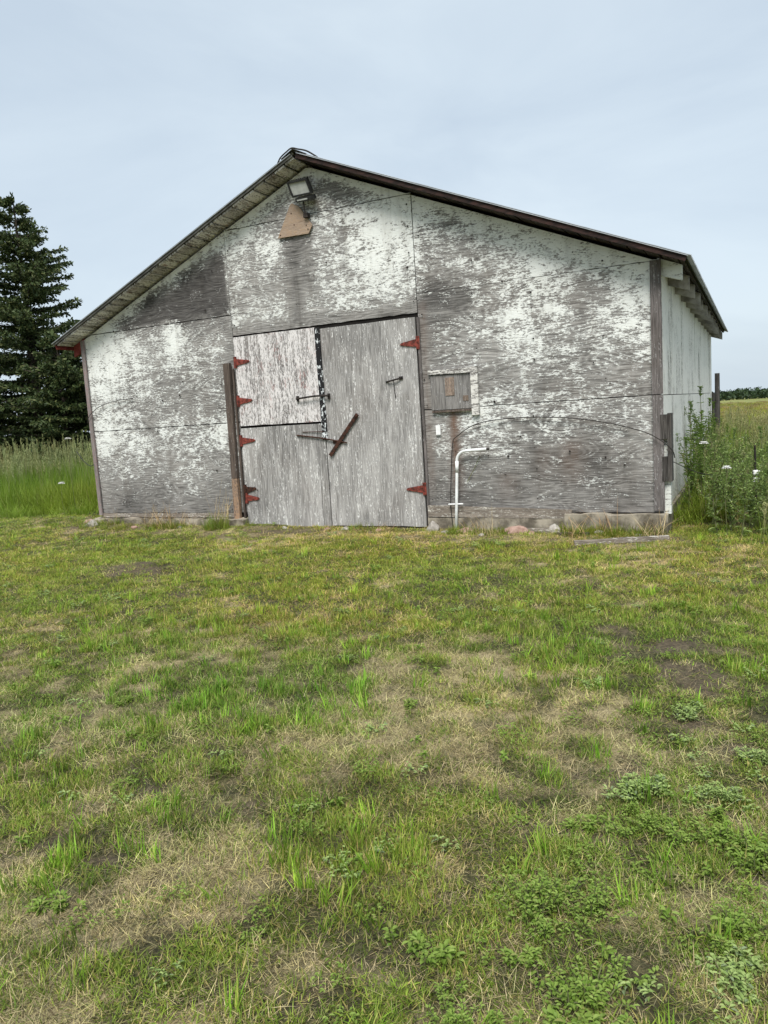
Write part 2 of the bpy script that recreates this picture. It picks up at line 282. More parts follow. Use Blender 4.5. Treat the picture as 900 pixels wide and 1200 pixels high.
SOIL = [(-0.89,-2.55,0.42),(4.36,-3.8,0.32),(4.04,-3.62,0.22),(4.72,-5.19,0.19),(4.81,-4.81,0.17),(4.25,-5.34,0.11),(4.54,-4.2,0.2),(2.76,-5.99,0.14),(2.69,-6.56,0.11),(3.92,-6.72,0.13),(4.18,-5.91,0.13),(3.42,-6.98,0.1),(0.26,-3.35,0.19),(3.52,-6.56,0.12),(3.06,-6.04,0.11)]
LUSH = [(2.87,-6.18,0.13),(2.66,-6.68,0.14),(2.23,-6.13,0.25),(2.91,-6.36,0.14),(4.22,-6.3,0.16),(4.35,-5.54,0.16),(3.61,-6.34,0.19),(4.71,-5.73,0.13),(4.78,-6.21,0.14),(4.01,-6.58,0.12),(1.68,-4.08,0.74),(3.46,-3.85,0.55),(0.9,-4.26,0.46),(1.9,-5.48,0.49),(2.86,-5.07,0.41),(3.07,-7.12,0.14),(3.57,-6.07,0.17),(3.55,-6.96,0.11),(4.85,-3.98,0.15)]
WEEDS= [(4.25,-6.33),(4.41,-5.55),(4.67,-5.46),(4.55,-4.79),(4.84,-5.15),(3.29,-5.06),(4.5,-5.77),(4.73,-5.8),(4.8,-6.24),(4.01,-6.63),(4.25,-6.56),(4.46,-6.62),(4.18,-6.82),(4.41,-6.73),(4.86,-5.88),(0.78,-4.18),(1.8,-5.44),(2.88,-6.84),(4.31,-5.84),(4.78,-6.45)]
def blobs(x, y, tab, k=1.0):
    v = np.zeros_like(x)
    for bx, by, br in tab: v = np.maximum(v, np.exp(-((x-bx)**2+(y-by)**2)/(br*k)**2))
    return v
def gz(x, y):
    x = np.asarray(x, float); y = np.asarray(y, float)
    dy = np.maximum(np.maximum(-y, 0), 0)
    side = -.010-.0125*np.clip(x, -5, 5)
    k = np.exp(-dy/1.6)*np.exp(-np.maximum(np.abs(x)-5, 0)/4)
    z = -.11*(1-k)+side*k - .006*np.maximum(-y-3, 0)
    z = z+(fbm(x*.9, y*.9, 3)-.5)*.07+(fbm(x*4, y*4, 9)-.5)*.03
    z = z+.07*np.exp(-((x+.89)**2+(y+2.55)**2)/.16)-.05*np.exp(-((x-2.82)**2+(y+6.05)**2)/.008)-.04*np.exp(-((x-4.25)**2+(y+5.34)**2)/.006)
    r = np.hypot(x, y); z = z-np.maximum(r-30, 0)*.0052+(fbm(x*.05, y*.05, 5)-.5)*.5*np.clip((r-20)/60, 0, 1)
    return z
def patches(x, y):
    wx = x+(fbm(x*5, y*5, 21)-.5)*.6; wy = y+(fbm(x*5, y*5, 31)-.5)*.6
    n = fbm(x*1.1, y*1.1, 41); n2 = fbm(x*4.5, y*4.5, 51)
    n3 = fbm(x*9, y*9, 55, 3); D = np.clip(blobs(wx, wy, DRY, 1.05)*(.05+1.2*n2)+(n-.47)*1.0+(n2-.5)*1.3+(n3-.5)*2.4+.22-.32*np.clip((y+5.2)/2, 0, 1), 0, 1)
    S = np.clip(blobs(wx, wy, SOIL)*1.15+.28*np.clip((y+5)/2, 0, 1)*(blobs(wx, wy, SOIL) > .2)+(n2-.62)*2.0+(fbm(x*8, y*8, 57, 3)-.57)*2.4*np.clip((-y-4.4)/1.2, 0, 1)-.25*np.clip((y+5)/2, 0, 1), 0, 1)
    L = np.clip(blobs(wx, wy, LUSH, 1.15)*.8+(fbm(x*1.7, y*1.7, 61)-.5)*1.9+.12, 0, 1)
    base = np.exp(-((y+.45)/.40)**2)*(np.abs(x) < 4.2)        # trampled dirt strip along the barn front
    D = np.maximum(D, base*.75*(n2+.35)); S = np.maximum(S, base*.55*(fbm(x*3, y*3, 71) > .5)); L = L*(1-base*.8)
    return D, S, L*(1-.55*D)*(1-.6*S)
far = [14.5*1.16**i for i in range(1, 32)]
gx = np.array([-q for q in far[::-1]]+list(np.arange(-14, 14.01, .10))+far); gy = np.array([-q for q in far[::-1]]+list(np.arange(-14, -9, .5))+list(np.arange(-9, 3, .08))+list(np.arange(3, 14.2, .4))+far)
GX, GY = np.meshgrid(gx, gy); nx, ny = len(gx), len(gy); GZ = gz(GX, GY)
gm = bpy.data.meshes.new('ground'); V = np.stack([GX, GY, GZ], -1).reshape(-1, 3)
I = np.arange(nx*ny).reshape(ny, nx); F = np.stack([I[:-1, :-1], I[:-1, 1:], I[1:, 1:], I[1:, :-1]], -1).reshape(-1, 4)
gm.from_pydata(V.tolist(), [], F.tolist()); gm.polygons.foreach_set('use_smooth', [True]*len(F))
D, S, L = patches(V[:, 0], V[:, 1])
ca = gm.color_attributes.new('patch', 'FLOAT_COLOR', 'POINT'); ca.data.foreach_set('color', np.stack([D, S, L, np.ones_like(D)], -1).astype(np.float32).ravel())
s = NT('meadow_soil'); geo = s.n('ShaderNodeNewGeometry'); P = geo.outputs['Position']
at = s.n('ShaderNodeAttribute', attribute_name='patch'); sp = s.n('ShaderNodeSeparateColor'); s.l(at.outputs['Color'], sp.inputs[0])
fine = s.noise(P, 38, 6, .7); mid = s.noise(P, 7, 5, .6); stroke = s.noise(P, 110, 3, .6, 2.0)
thatch = s.mix(s.step(fine, .35, .65), (.032, .03, .015), (.105, .10, .042))
straw = s.mix(s.step(stroke, .35, .62), (.20, .155, .08), (.47, .395, .225))
soil = s.mix(s.step(fine, .3, .65), (.050, .040, .026), (.15, .118, .075))
c = s.mix(s.step(s.math('MULTIPLY_ADD', s.math('SUBTRACT', mid, .5), 1.4, sp.outputs[0]), .1, .95), thatch, straw)
c = s.mix(s.step(s.math('MULTIPLY_ADD', s.math('SUBTRACT', mid, .5), .8, sp.outputs[1]), .2, .7), c, soil)
vl = s.n('ShaderNodeVectorMath', operation='LENGTH'); s.l(P, vl.inputs[0])
fld = s.mix(s.step(s.noise(s.vmul(P, (.05, .12, 1)), 1, 6, .65), .35, .65), (.15, .19, .04), (.27, .26, .09))
fld = s.mix(s.step(s.noise(P, 1.2, 5, .7), .4, .65, 0, .5), fld, (.17, .16, .06))
c = s.mix(s.step(vl.outputs['Value'], 16, 30), c, fld)
s.col(c); s.rough(.95); s.bump(s.math('ADD', fine, s.math('MULTIPLY', stroke, .6)), .8, .02)
gm.materials.append(s.m); link('ground', gm, kind='structure', label='mown lawn and rough meadow with dry patches around the barn')

# ---------------------------------------------------------------- the barn
HW, LEN, SL, AP = 3.961, 9.80, .419, 4.365        # half width, length, roof slope, underside of the roof boards at the ridge
def zr(x): return AP-SL*abs(x)
barn = thing('barn', 'old wooden barn with peeling white plywood front and double doors', 'barn', (0, LEN/2, -.05))
def part(name, mb, mat, parent=None, **k):
    return mb.build(name, mat, parent or barn, world=(parent is None), **k)
core = MB(); core.prism([(-HW+.03, -.2), (HW-.03, -.2), (HW-.03, zr(HW)-.07), (0, AP-.07), (-HW+.03, zr(HW)-.07)], .022, LEN-.03)
part('shade_core', core, M['dark'])  # solid black backing, coloured so the seams between panels look shaded

CX = np.array(COV)
def wear(x, z):
    x = np.asarray(x); z = np.asarray(z); w = 1/(((x[:, None]-CX[None, :, 0])**2+(z[:, None]-CX[None, :, 1])**2)+.012)**1.6
    t = w.sum(1); c = (w*CX[None, :, 2]).sum(1)/t; d = (w*CX[None, :, 3]).sum(1)/t
    rust = np.zeros_like(x)
    for rx, rw, z0, z1, a in ((1.70, .055, .30, 1.36, .85), (3.03, .14, .35, .95, .35), (2.72, .10, .4, .9, .18), (1.38, .05, .3, 2.6, .30), (2.3, .12, .2, .6, .25)):
        k = np.exp(-((x-rx)/rw)**2)*np.clip((z-z0)/.3, 0, 1)*np.clip((z1-z)/.04, 0, 1); rust = np.maximum(rust, a*k); c = c*(1-.7*k)
    for sx, sw, z0, z1, a in ((-.28, .12, 2.5, 3.6, .5), (.42, .05, 3.0, 3.75, .35), (2.62, .05, .6, 1.1, .4), (3.2, .07, 1.4, 2.6, .3), (1.9, .05, 1.4, 2.6, .2), (-.9, .06, 2.5, 3.7, .25), (-2.5, .06, .2, 2.6, .2)):
        k = np.exp(-((x-sx)/sw)**2)*((z > z0) & (z < z1)); d = np.maximum(d, a*k); c = c-.4*a*k
    sm = lambda t: np.clip(t, 0, 1)**2*(3-2*np.clip(t, 0, 1))
    zz = np.array([zr(q) for q in x]); nn = (fbm(x*3, z*5, 88)-.5)
    k = sm((zz-.20+nn*.25-z)/.14)*sm((z-2.765+nn*.05)/.05)*sm((x+3.15+nn*.6)/.35)*(x < -1.31); c = c*(1-.93*k)+.02*k; d = np.maximum(d, k*(.85+nn*.5))   # mould stain under the rake
    k = sm((z-zz+.17+nn*.1)/.10)*(z > 2.75); c = np.maximum(c, .86*k); d = d*(1-.8*k)  # clean paint below the rakes, whitened further to offset the rake shadow
    k = sm((2.61+nn*.06-z)/.05)*(np.abs(x) < 1.32); c = c*(1-.75*k); d = np.maximum(d, .28*k)                    # weathered strip over the doors
    k = sm((.11-np.abs(x-1.37))/.06)*(z < 2.62); c = c*(1-.7*k); d = np.maximum(d, .25*k)
    k = sm((.09-np.abs(x+1.37))/.06)*(z < 3.0)*(z > 1.9); c = c*(1-.6*k); d = np.maximum(d, .2*k)
    d = np.maximum(d, .45*np.clip((.42-z)/.3, 0, 1)); c = c-.15*np.clip((.42-z)/.3, 0, 1)
    return np.clip(c, 0, 1), np.clip(d, 0, 1), rust
def front_panel(x0, x1, z0, ztop, seed, label=None, tilt=(0, 0)):
    n = max(2, int((x1-x0)/.06)); xs = np.linspace(x0, x1, n+1)
    zt = np.array([max(z0+.004, min(ztop, zr(x)-.034)) for x in xs]); m = max(2, int((zt.max()-z0)/.06))
    T = np.linspace(0, 1, m+1); X = np.repeat(xs[None], m+1, 0); zl = z0+(fbm(xs*14, xs*0, seed+5)-.5)*.014
    Z = zl[None]+(zt-zl)[None]*T[:, None]
    Y = -.006-(fbm(X*1.3, Z*1.3, seed)-.35)*.016; Yb = Y+.012
    N = X.size; vf = np.stack([X, Y, Z], -1).reshape(-1, 3); vb = np.stack([X, Yb, Z], -1).reshape(-1, 3)
    I = np.arange(N).reshape(m+1, n+1); f = np.stack([I[:-1, :-1], I[:-1, 1:], I[1:, 1:], I[1:, :-1]], -1).reshape(-1, 4).tolist()
    ring = list(I[0, :])+list(I[1:, -1])+list(I[-1, -2::-1])+list(I[-2:0:-1, 0])
    f += [(ring[(i+1) % len(ring)], ring[i], ring[i]+N, ring[(i+1) % len(ring)]+N) for i in range(len(ring))]
    me = bpy.data.meshes.new('plywood_panel'); me.from_pydata(np.concatenate([vf, vb]).tolist(), [], f); me.materials.append(M['ply'])
    c, d, r = wear(vf[:, 0], vf[:, 2]); col = np.stack([c, d, r, np.ones_like(c)], -1); col = np.concatenate([col, col]).astype(np.float32)
    a = me.color_attributes.new('wear', 'FLOAT_COLOR', 'POINT'); a.data.foreach_set('color', col.ravel())
    link('plywood_panel', me, barn, world=True, label=label)
front_panel(-HW, -1.305, .15, 1.352, 1, 'grey lower plywood panel with little paint left')
front_panel(-HW, -1.305, 1.362, 2.735, 2)
front_panel(-HW, -1.305, 2.745, 9, 3, 'gable panel with a large dark mould stain')
front_panel(-1.297, 1.318, 2.475, 3.788, 4)
front_panel(-1.297, 1.318, 3.797, 9, 5)
front_panel(1.327, HW, .14, 1.352, 6, 'bare grey panel with wavy grain beside the doors')
front_panel(1.327, HW, 1.360, 2.682, 7)
front_panel(1.327, HW, 2.688, 9, 8)
# nails along panel edges, too small to pick apart
nm = MB()
def nail(x, z, y=-.024, r=.0075):
    nm.add([(x+r*math.cos(a*math.pi/3), y, z+r*math.sin(a*math.pi/3)) for a in range(6)], [tuple(range(6))])
for xs_, z0, z1 in ((-3.9, .2, 2.6), (-1.55, .2, 3.5), (-2.7, .3, 2.7), (-1.25, 2.6, 3.7), (1.27, 2.6, 3.7), (0, 2.6, 3.5), (1.38, .3, 3.6), (2.65, .3, 3.2), (2.0, 2, 3.3), (3.4, .3, 2.8)):
    z = z0
    while z < z1: nail(xs_+random.uniform(-.02, .02), z, r=random.choice((.006, .008, .011))); z += random.uniform(.22, .5)
for _ in range(70):
    nx0, nz0 = random.uniform(-3.8, 3.8), random.uniform(.3, 3.6)
    if nz0 < zr(nx0)-.15 and not (-1.5 < nx0 < 1.4 and nz0 < 2.5): nail(nx0, nz0, -.026, random.choice((.006, .008, .012, .015)))
part('nails', nm, M['iron_black'], kind='stuff')
# doors
def slab(x0, x1, z0, z1, y=-.03, t=.024, skew=0, rag=0.006):
    m = MB(); n = 10; vs = []
    for yy in (y, y+t):
        for z, e in ((z0, 1), (z1, 2)):
            for i in range(n+1):
                x = x0+(x1-x0)*i/n; vs.append((x+(skew if z == z1 else 0), yy, z+random.uniform(-rag, rag)*(1 if e == 1 else .5)))
    k = n+1; fs = [(i, i+1, k+i+1, k+i) for i in range(n)]+[(2*k+i+1, 2*k+i, 3*k+i, 3*k+i+1) for i in range(n)]
    fs += [(k+i, k+i+1, 3*k+i+1, 3*k+i) for i in range(n)]+[(2*k+i, 2*k+i+1, i+1, i) for i in range(n)]+[(2*k, 0, k, 3*k), (n, 2*k+n, 3*k+n, k+n)]
    return m.add(vs, fs)
part('door_gap_shade', MB().box(-1.30, 1.32, .008, .02, -.06, 2.47), M['dark'])  # black sheet behind the leaves, painting the shade in the door gaps
dul = part('door', slab(-1.285, -.055, 1.304, 2.452), M['door_white'], label='whitish upper half door with red paint flecks')
dll = part('door', slab(-1.29, -.125, -.035, 1.274), M['door_grey'], label='bare grey lower half door')
part('edge_plank', slab(-.117, -.010, -.035, 1.272), M['door_grey'], dll)
drr = part('door', slab(.004, 1.292, -.02, 2.425), M['door_grey'], label='tall grey door leaf with a slanted rusty bar')
part('astragal', MB().prism([(-.04, 1.07), (.03, 1.07), (.022, 2.44), (-.046, 2.44)], -.052, -.031), M['black_strip'], dul, label='black strip with flaking white paint')
def hinge(par, x, z, dirn, ln=.22, dark=False, rot=0):
    m = MB(); y0, y1 = -.042, -.0315
    pl = [(x-.03*dirn, -.075), (x+.015*dirn, -.075), (x+.015*dirn, .075), (x-.03*dirn, .075)]
    if dirn < 0: pl = pl[::-1]
    m.prism([(a, z+b) for a, b in pl], y0, y1)
    st = [(x+.012*dirn, -.045), (x+ln*.9*dirn, -.016+rot), (x+ln*dirn, rot), (x+ln*.9*dirn, .016+rot), (x+.012*dirn, .045)]
    if dirn < 0: st = st[::-1]
    m.prism([(a, z+b) for a, b in st], y0-.002, y1)
    m.tube([(x, y0-.004, z-.07), (x, y0-.004, z+.07)], .011, 6)
    for q in (.06, .13, .19): m.tube([(x+q*dirn, y0-.007, z), (x+q*dirn, y0-.001, z)], .009, 6)
    part('hinge', m, M['iron'] if dark else M['iron_red'], par, label='dark rusty strap hinge' if dark else None)
hinge(dul, -1.27, 2.13, 1); hinge(dul, -1.275, 1.63, 1); hinge(dll, -1.285, 1.11, 1); hinge(dll, -1.285, .455, 1, .17, True, .02); hinge(dll, -1.275, .35, 1, .20, False, -.01)
hinge(drr, 1.31, 2.13, -1); hinge(drr, 1.29, .43, -1, .23)
# latches
part('latch_rod', MB().tube(curve_pts([(-.37, -.05, 1.595), (-.34, -.075, 1.60), (-.10, -.078, 1.615), (.08, -.075, 1.61), (.10, -.05, 1.605)], 4), .012, 6), M['iron_black'], dul)
for x in (-.36, .09): part('staple', MB().box(x-.012, x+.012, -.06, -.028, 1.565, 1.635), M['iron_black'], dul)
part('hasp', MB().tube([(-.42, -.045, 1.145), (-.10, -.05, 1.10), (.04, -.055, 1.075), (.30, -.05, 1.02)], .009, 6), M['iron'], dll)
part('hasp', MB().tube([(-.33, -.04, 1.18), (-.10, -.047, 1.175), (-.02, -.05, 1.17)], .005, 5), M['iron'], dll)
part('hasp_plate', MB().box(.10, .24, -.041, -.0305, 1.015, 1.05), M['iron'], drr)
bar = MB(); a = Vector((.055, -.062, .87)); b = Vector((.475, -.06, 1.36)); dv = (b-a).normalized(); pv = Vector((-dv.z, 0, dv.x))*.023; yo = Vector((0, .012, 0))
bar.add([a-pv, a+pv, b+pv, b-pv, a-pv+yo, a+pv+yo, b+pv+yo, b-pv+yo], [(0, 3, 2, 1), (4, 5, 6, 7), (0, 1, 5, 4), (1, 2, 6, 5), (2, 3, 7, 6), (3, 0, 4, 7)])
bar.tube([(.455, -.075, 1.335), (.455, -.028, 1.335)], .014, 8)
part('door_bar', bar, M['iron'], drr, label='slanted rusty flat iron bar')
part('pull_handle', MB().tube(curve_pts([(.88, -.035, 1.715), (.94, -.06, 1.72), (1.03, -.065, 1.735), (1.09, -.036, 1.745)], 4), .010, 6).tube([(.985, -.05, 1.72), (.985, -.045, 1.62), (.995, -.04, 1.52)], .005, 5).box(1.05, 1.10, -.045, -.029, 1.73, 1.765), M['iron_black'], drr)
# jamb post left of the doors
jp = MB(); jp.prism([(-1.475, .62), (-1.385, .62), (-1.355, 2.13), (-1.452, 2.13)], -.075, -.022); part('jamb_post', jp, M['post_brown'])
jp = MB(); jp.prism([(-1.488, .06), (-1.395, .06), (-1.385, .615), (-1.475, .615)], -.075, -.022); part('jamb_post', jp, M['post_tan'], label='tan lower end of the jamb post')
part('jamb_strip', MB().prism([(-1.345, -.02), (-1.318, -.02), (-1.312, 2.05), (-1.338, 2.05)], -.045, -.022), M['post_brown'])
part('jamb_strip', MB().box(1.315, 1.345, -.036, -.022, -.02, 2.42), M['trim_dark'])
# corner boards
part('corner_board', MB().box(-HW-.020, -HW+.040, -.045, -.0235, .12, zr(HW)-.03), M['trim_red'])
part('corner_board', MB().box(HW-.085, HW+.020, -.045, -.0235, 1.36, zr(HW)-.02), M['trim_dark'])
part('corner_board', MB().box(HW-.085, HW+.018, -.043, -.0235, .16, 1.352), M['trim_dark'])
# sill board and foundation
part('sill_board', MB().prism([(1.33, .10), (3.02, .075), (3.02, .175), (1.33, .235)], -.05, -.023), M['sill'])
part('sill_board', MB().box(-3.95, -1.50, -.02, .015, .085, .145), M['sill'])
def lump(x0, x1, y0, y1, z0, z1, seed, n=10, amp=.02):
    m = MB(); bm = bmesh.new(); bmesh.ops.create_grid(bm, x_segments=1, y_segments=1, size=1); bm.clear()
    nx_, ny_, nz_ = max(2, int((x1-x0)/.08)), 3, 4
    def pt(i, j, k):
        x = x0+(x1-x0)*i/nx_; y = y0+(y1-y0)*j/ny_; z = z0+(z1-z0)*k/nz_
        q = float(fbm(np.array([x*5+y*3]), np.array([z*7+y*5]), seed)[0])-.5; q2 = float(fbm(np.array([x*9]), np.array([y*7+z]), seed+3)[0])-.5
        return (x, y+q*amp*2*(j == 0), z+q2*amp*1.6*(k == nz_))
    idx = {}; vs = []; fs = []
    def vid(i, j, k):
        if (i, j, k) not in idx: idx[(i, j, k)] = len(vs); vs.append(pt(i, j, k))
        return idx[(i, j, k)]
    for i in range(nx_):
        for k in range(nz_): fs.append((vid(i, 0, k), vid(i+1, 0, k), vid(i+1, 0, k+1), vid(i, 0, k+1)))
        for j in range(ny_): fs.append((vid(i, j, nz_), vid(i+1, j, nz_), vid(i+1, j+1, nz_), vid(i, j+1, nz_)))
    for j in range(ny_):
        for k in range(nz_): fs.append((vid(0, j+1, k), vid(0, j, k), vid(0, j, k+1), vid(0, j+1, k+1))); fs.append((vid(nx_, j, k), vid(nx_, j+1, k), vid(nx_, j+1, k+1), vid(nx_, j, k+1)))
    bm.free(); return m.add(vs, fs)
part('foundation', lump(2.95, HW+.05, -.10, .3, -.35, .130, 3, amp=.035), M['concrete'], label='pale crumbling concrete under the right corner')
part('foundation', lump(1.32, 2.94, -.045, .3, -.35, .085, 5), M['concrete'])
part('foundation', lump(-HW-.04, -1.30, -.16, .3, -.3, .075, 7, amp=.035), M['concrete'])
part('foundation', MB().box(HW-.12, HW+.035, .305, LEN, -.5, .13), M['concrete'])
part('foundation', MB().box(-HW-.035, -HW+.12, .305, LEN, -.5, .13), M['concrete'])
part('threshold', lump(-1.29, 1.31, -.02, .3, -.35, -.045, 9, amp=.015), M['concrete'])
# side and rear walls, sheet by sheet
zt = zr(HW)-.02
for sx in (1, -1):
    y = .0
    while y < LEN-.1:
        y1 = min(y+1.213, LEN)
        for z0, z1 in ((.14, 1.345), (1.353, zt)):
            xo = HW+random.uniform(-.003, .003)
            part('side_panel', MB().box(min(sx*xo, sx*(xo-.012)), max(sx*xo, sx*(xo-.012)), y+.007, y1-.007, z0, z1), M['side'])
        y = y1
for i in range(7):
    xa = -HW+i*2*HW/7; xb = xa+2*HW/7-.006
    part('rear_panel', MB().prism([(xa, .14), (xb, .14), (xb, zr(xb)-.02)]+([(0, AP-.02)] if xa < 0 < xb else [])+[(xa, zr(xa)-.02)], LEN-.012, LEN), M['side'])
part('corner_post', MB().box(HW+.003, HW+.075, .02, .13, .12, .50), M['tail_white'])
part('corner_post', MB().box(HW+.003, HW+.050, .02, .13, .51, 1.13), M['tail_white'])
part('fence_cleat', MB().box(HW+.053, HW+.092, -.02, .14, .46, 1.16), M['fence_wood'], label='dark board on the corner that carries the fence wire')
part('fence_cleat', MB().box(HW-.01, HW+.052, -.052, .015, .90, 1.15), M['fence_wood'])
part('fence_cleat', MB().box(HW+.0, HW+.051, -.050, .012, .47, .72), M['fence_wood'])
# roof: sheathing boards, rafter tails, rake boards, corrugated sheets, ridge cap
cs, sn = 1/math.hypot(1, SL), SL/math.hypot(1, SL)
def slope_box(sx, s0, s1, y0, y1, n0, n1):
    """box on the roof plane: s down the slope from the ridge, n outward from the underside of the boards"""
    m = MB(); c8 = []
    for y in (y0, y1):
        for s_, n_ in ((s0, n0), (s1, n0), (s1, n1), (s0, n1)):
            c8.append((sx*(s_*cs+n_*sn), y, AP-s_*sn+n_*cs))
    f = [(0, 1, 2, 3), (7, 6, 5, 4), (1, 0, 4, 5), (2, 1, 5, 6), (3, 2, 6, 7), (0, 3, 7, 4)]
    return m.add(c8, f if sx > 0 else [tuple(reversed(q)) for q in f])
SE = 4.215/cs
for sx in (-1, 1):
    s_ = .02; k = 0
    while s_ < SE-.05:
        w = random.uniform(.15, .19); s1 = min(s_+w, SE); dn = random.uniform(0, .006); fy = -.27+random.uniform(-.006, .004)
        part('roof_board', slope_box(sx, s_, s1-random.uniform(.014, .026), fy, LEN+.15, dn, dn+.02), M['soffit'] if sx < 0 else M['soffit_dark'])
        s_ = s1
    part('shade_underlay', slope_box(sx, .01, SE-.01, -.262, LEN+.14, .0275, .033), M['dark'])  # dark sheet added so the gaps between roof boards look shaded
    part('bright_edge_strip', slope_box(sx, .02, SE+.02, -.318, -.301, .050, .056), M['roof'])  # metal strip added for the bright sky-reflecting line along the sheet edge
    for i in range(13):
        y = .002+i*(LEN-.06)/12; m = MB(); x0, x1 = HW-.02, HW+.225+random.uniform(-.015, .01)
        h = .17; pl = [(x0, zr(x0)-h), (x1, zr(x1)-h+.015), (x1, zr(x1)-.004), (x0, zr(x0)-.004)]
        if sx < 0: pl = [(-a, b) for a, b in pl][::-1]
        m.prism(pl, y, y+.04); part('rafter_tail', m, M['red_paint'] if sx < 0 else (M['tail_white'] if i == 0 else M['tail']))
    part('rake_board', slope_box(sx, .015, SE+.01, -.300, -.2785, .022 if sx < 0 else .0, .050), M['rake_grey'] if sx < 0 else M['rake_brown'])
    if sx < 0: part('eave_board', slope_box(sx, SE+.004, SE+.024, -.265, LEN+.15, -.03, .03), M['red_paint'])
    # corrugated sheets sharing one mesh
    base = None; W = .70
    for i in range(15):
        if base is None:
            nc = 9; ns = nc*6; vs = []
            for j in range(ns+1):
                yy = j/ns*(W+.02); n_ = .062+.009*math.sin(j/6*2*math.pi)
                for s_ in (.0, SE*.5, SE+.045): vs.append((sx*(s_*cs+n_*sn), yy, AP-s_*sn+n_*cs))
            fs = []
            for j in range(ns):
                for q in range(2): fs.append((j*3+q, j*3+q+1, j*3+q+4, j*3+q+3))
            base = MB().add(vs, fs if sx > 0 else [f[::-1] for f in fs]).mesh('roof_sheet', M['roof'], True)
        o = link('roof_sheet', base, barn, world=True); o.location = (0, -.315+i*W, .0015*(i % 2))
rc = MB()
rc.prism([(-.17, AP-.17*SL+.078), (0, AP+.088), (.17, AP-.17*SL+.078), (.17, AP-.17*SL+.082), (0, AP+.094), (-.17, AP-.17*SL+.082)], -.32, LEN+.2); part('ridge_cap', rc, M['rake_grey'])
# hatch beside the doors
hb = part('hatch', MB().box(1.445, 1.925, -.036, -.023, 1.345, 1.735), M['hatch'], label='small square wooden hatch')
part('frame_board', MB().prism([(1.425, 1.755), (1.935, 1.74), (1.935, 1.795), (1.425, 1.80)], -.056, -.023), M['hatch_frame'], hb)
part('frame_board', MB().box(1.938, 2.022, -.058, -.023, 1.265, 1.805), M['hatch_frame'], hb)
part('frame_board', MB().box(1.45, 1.93, -.046, -.023, 1.315, 1.338), M['post_brown'], hb)
part('patch_board', MB().box(1.625, 1.735, -.043, -.0365, 1.50, 1.705), M['tanwood'], hb)
part('patch_board', MB().box(1.835, 1.90, -.042, -.0365, 1.43, 1.49), M['tanwood'], hb)
part('outlet_plate', MB().box(1.48, 1.535, -.036, -.022, 1.06, 1.17), M['white_plastic'])

# ---------------------------------------------------------------- things fixed to or lying by the barn
fl = thing('floodlight', 'black floodlight on a thin mast above the tan plywood plate', 'lamp', (-.03, -.04, 3.76))
A = R(28)     # tilt of the lamp face towards the ground
def lampbox(x0, x1, u0, u1, n0, n1, xo=.0, zo=.31, yo=-.10, sh=.0):
    m = MB(); vs = []
    for n_ in (n0, n1):
        for x, u in ((x0, u0), (x1, u0), (x1, u1), (x0, u1)):
            vs.append((x+xo-(u)*.20, yo-n_*math.cos(A)+u*-math.sin(A)*.6, zo+u*math.cos(A)-n_*math.sin(A)))
    return m.add(vs, [(0, 1, 2, 3), (7, 6, 5, 4), (1, 0, 4, 5), (2, 1, 5, 6), (3, 2, 6, 7), (0, 3, 7, 4)])
hs = lampbox(-.135, .135, -.09, .10, 0, .03).build('housing', M['lamp_black'], fl)
for a_ in ((-.135, .135, -.09, -.068), (-.135, .135, .080, .10), (-.135, -.118, -.068, .080), (.118, .135, -.068, .080)): lampbox(*a_, .031, .05).build('bezel', M['lamp_black'], hs)
lampbox(-.117, .117, -.067, .079, .031, .036).build('lens', M['lens'], hs)
for i in range(9): lampbox(-.13+i*.031, -.122+i*.031, -.08, .105, -.035, -.001).build('cooling_fin', M['lamp_black'], hs)
lampbox(-.10, .15, -.155, -.105, .00, .06).build('sensor_bar', M['lamp_black'], fl); lampbox(-.08, .06, -.138, -.122, .061, .066).build('sensor_window', M['lens'], fl)
MB().tube([(0.0, -.04, -.0), (.002, -.06, .10), (.0, -.08, .20)], .008, 6).build('mast', M['iron_black'], fl); MB().box(-.03, .03, -.045, .012, -.02, .03).build('bracket', M['iron_black'], fl)
pq = thing('plywood_plate', 'tan bare plywood plate shaped like a clipped triangle on the gable', 'plate', (-.22, -.028, 3.56))
q = [(-.25, .01), (.19, .0), (.25, .09), (.08, .335), (-.01, .385), (-.04, .37)]
MB().prism(q, -.016, .0).build('board', M['plaque'], pq)
for x, z in ((-.21, .04), (.0, .13), (-.03, .27), (.19, .05), (.17, .10)): MB().tube([(x, -.022, z), (x, -.0165, z)], .007, 6).build('bolt', M['iron'], pq)
MB().tube(curve_pts([(.27, -.22, 4.335), (.18, -.30, 4.40), (.08, -.335, 4.432), (.0, -.34, 4.456), (-.08, -.335, 4.428), (-.18, -.31, 4.39), (-.27, -.25, 4.34)], 5), .009, 6).build('ridge_cable', M['wire'], label='black cable looped over the roof peak', category='cable')
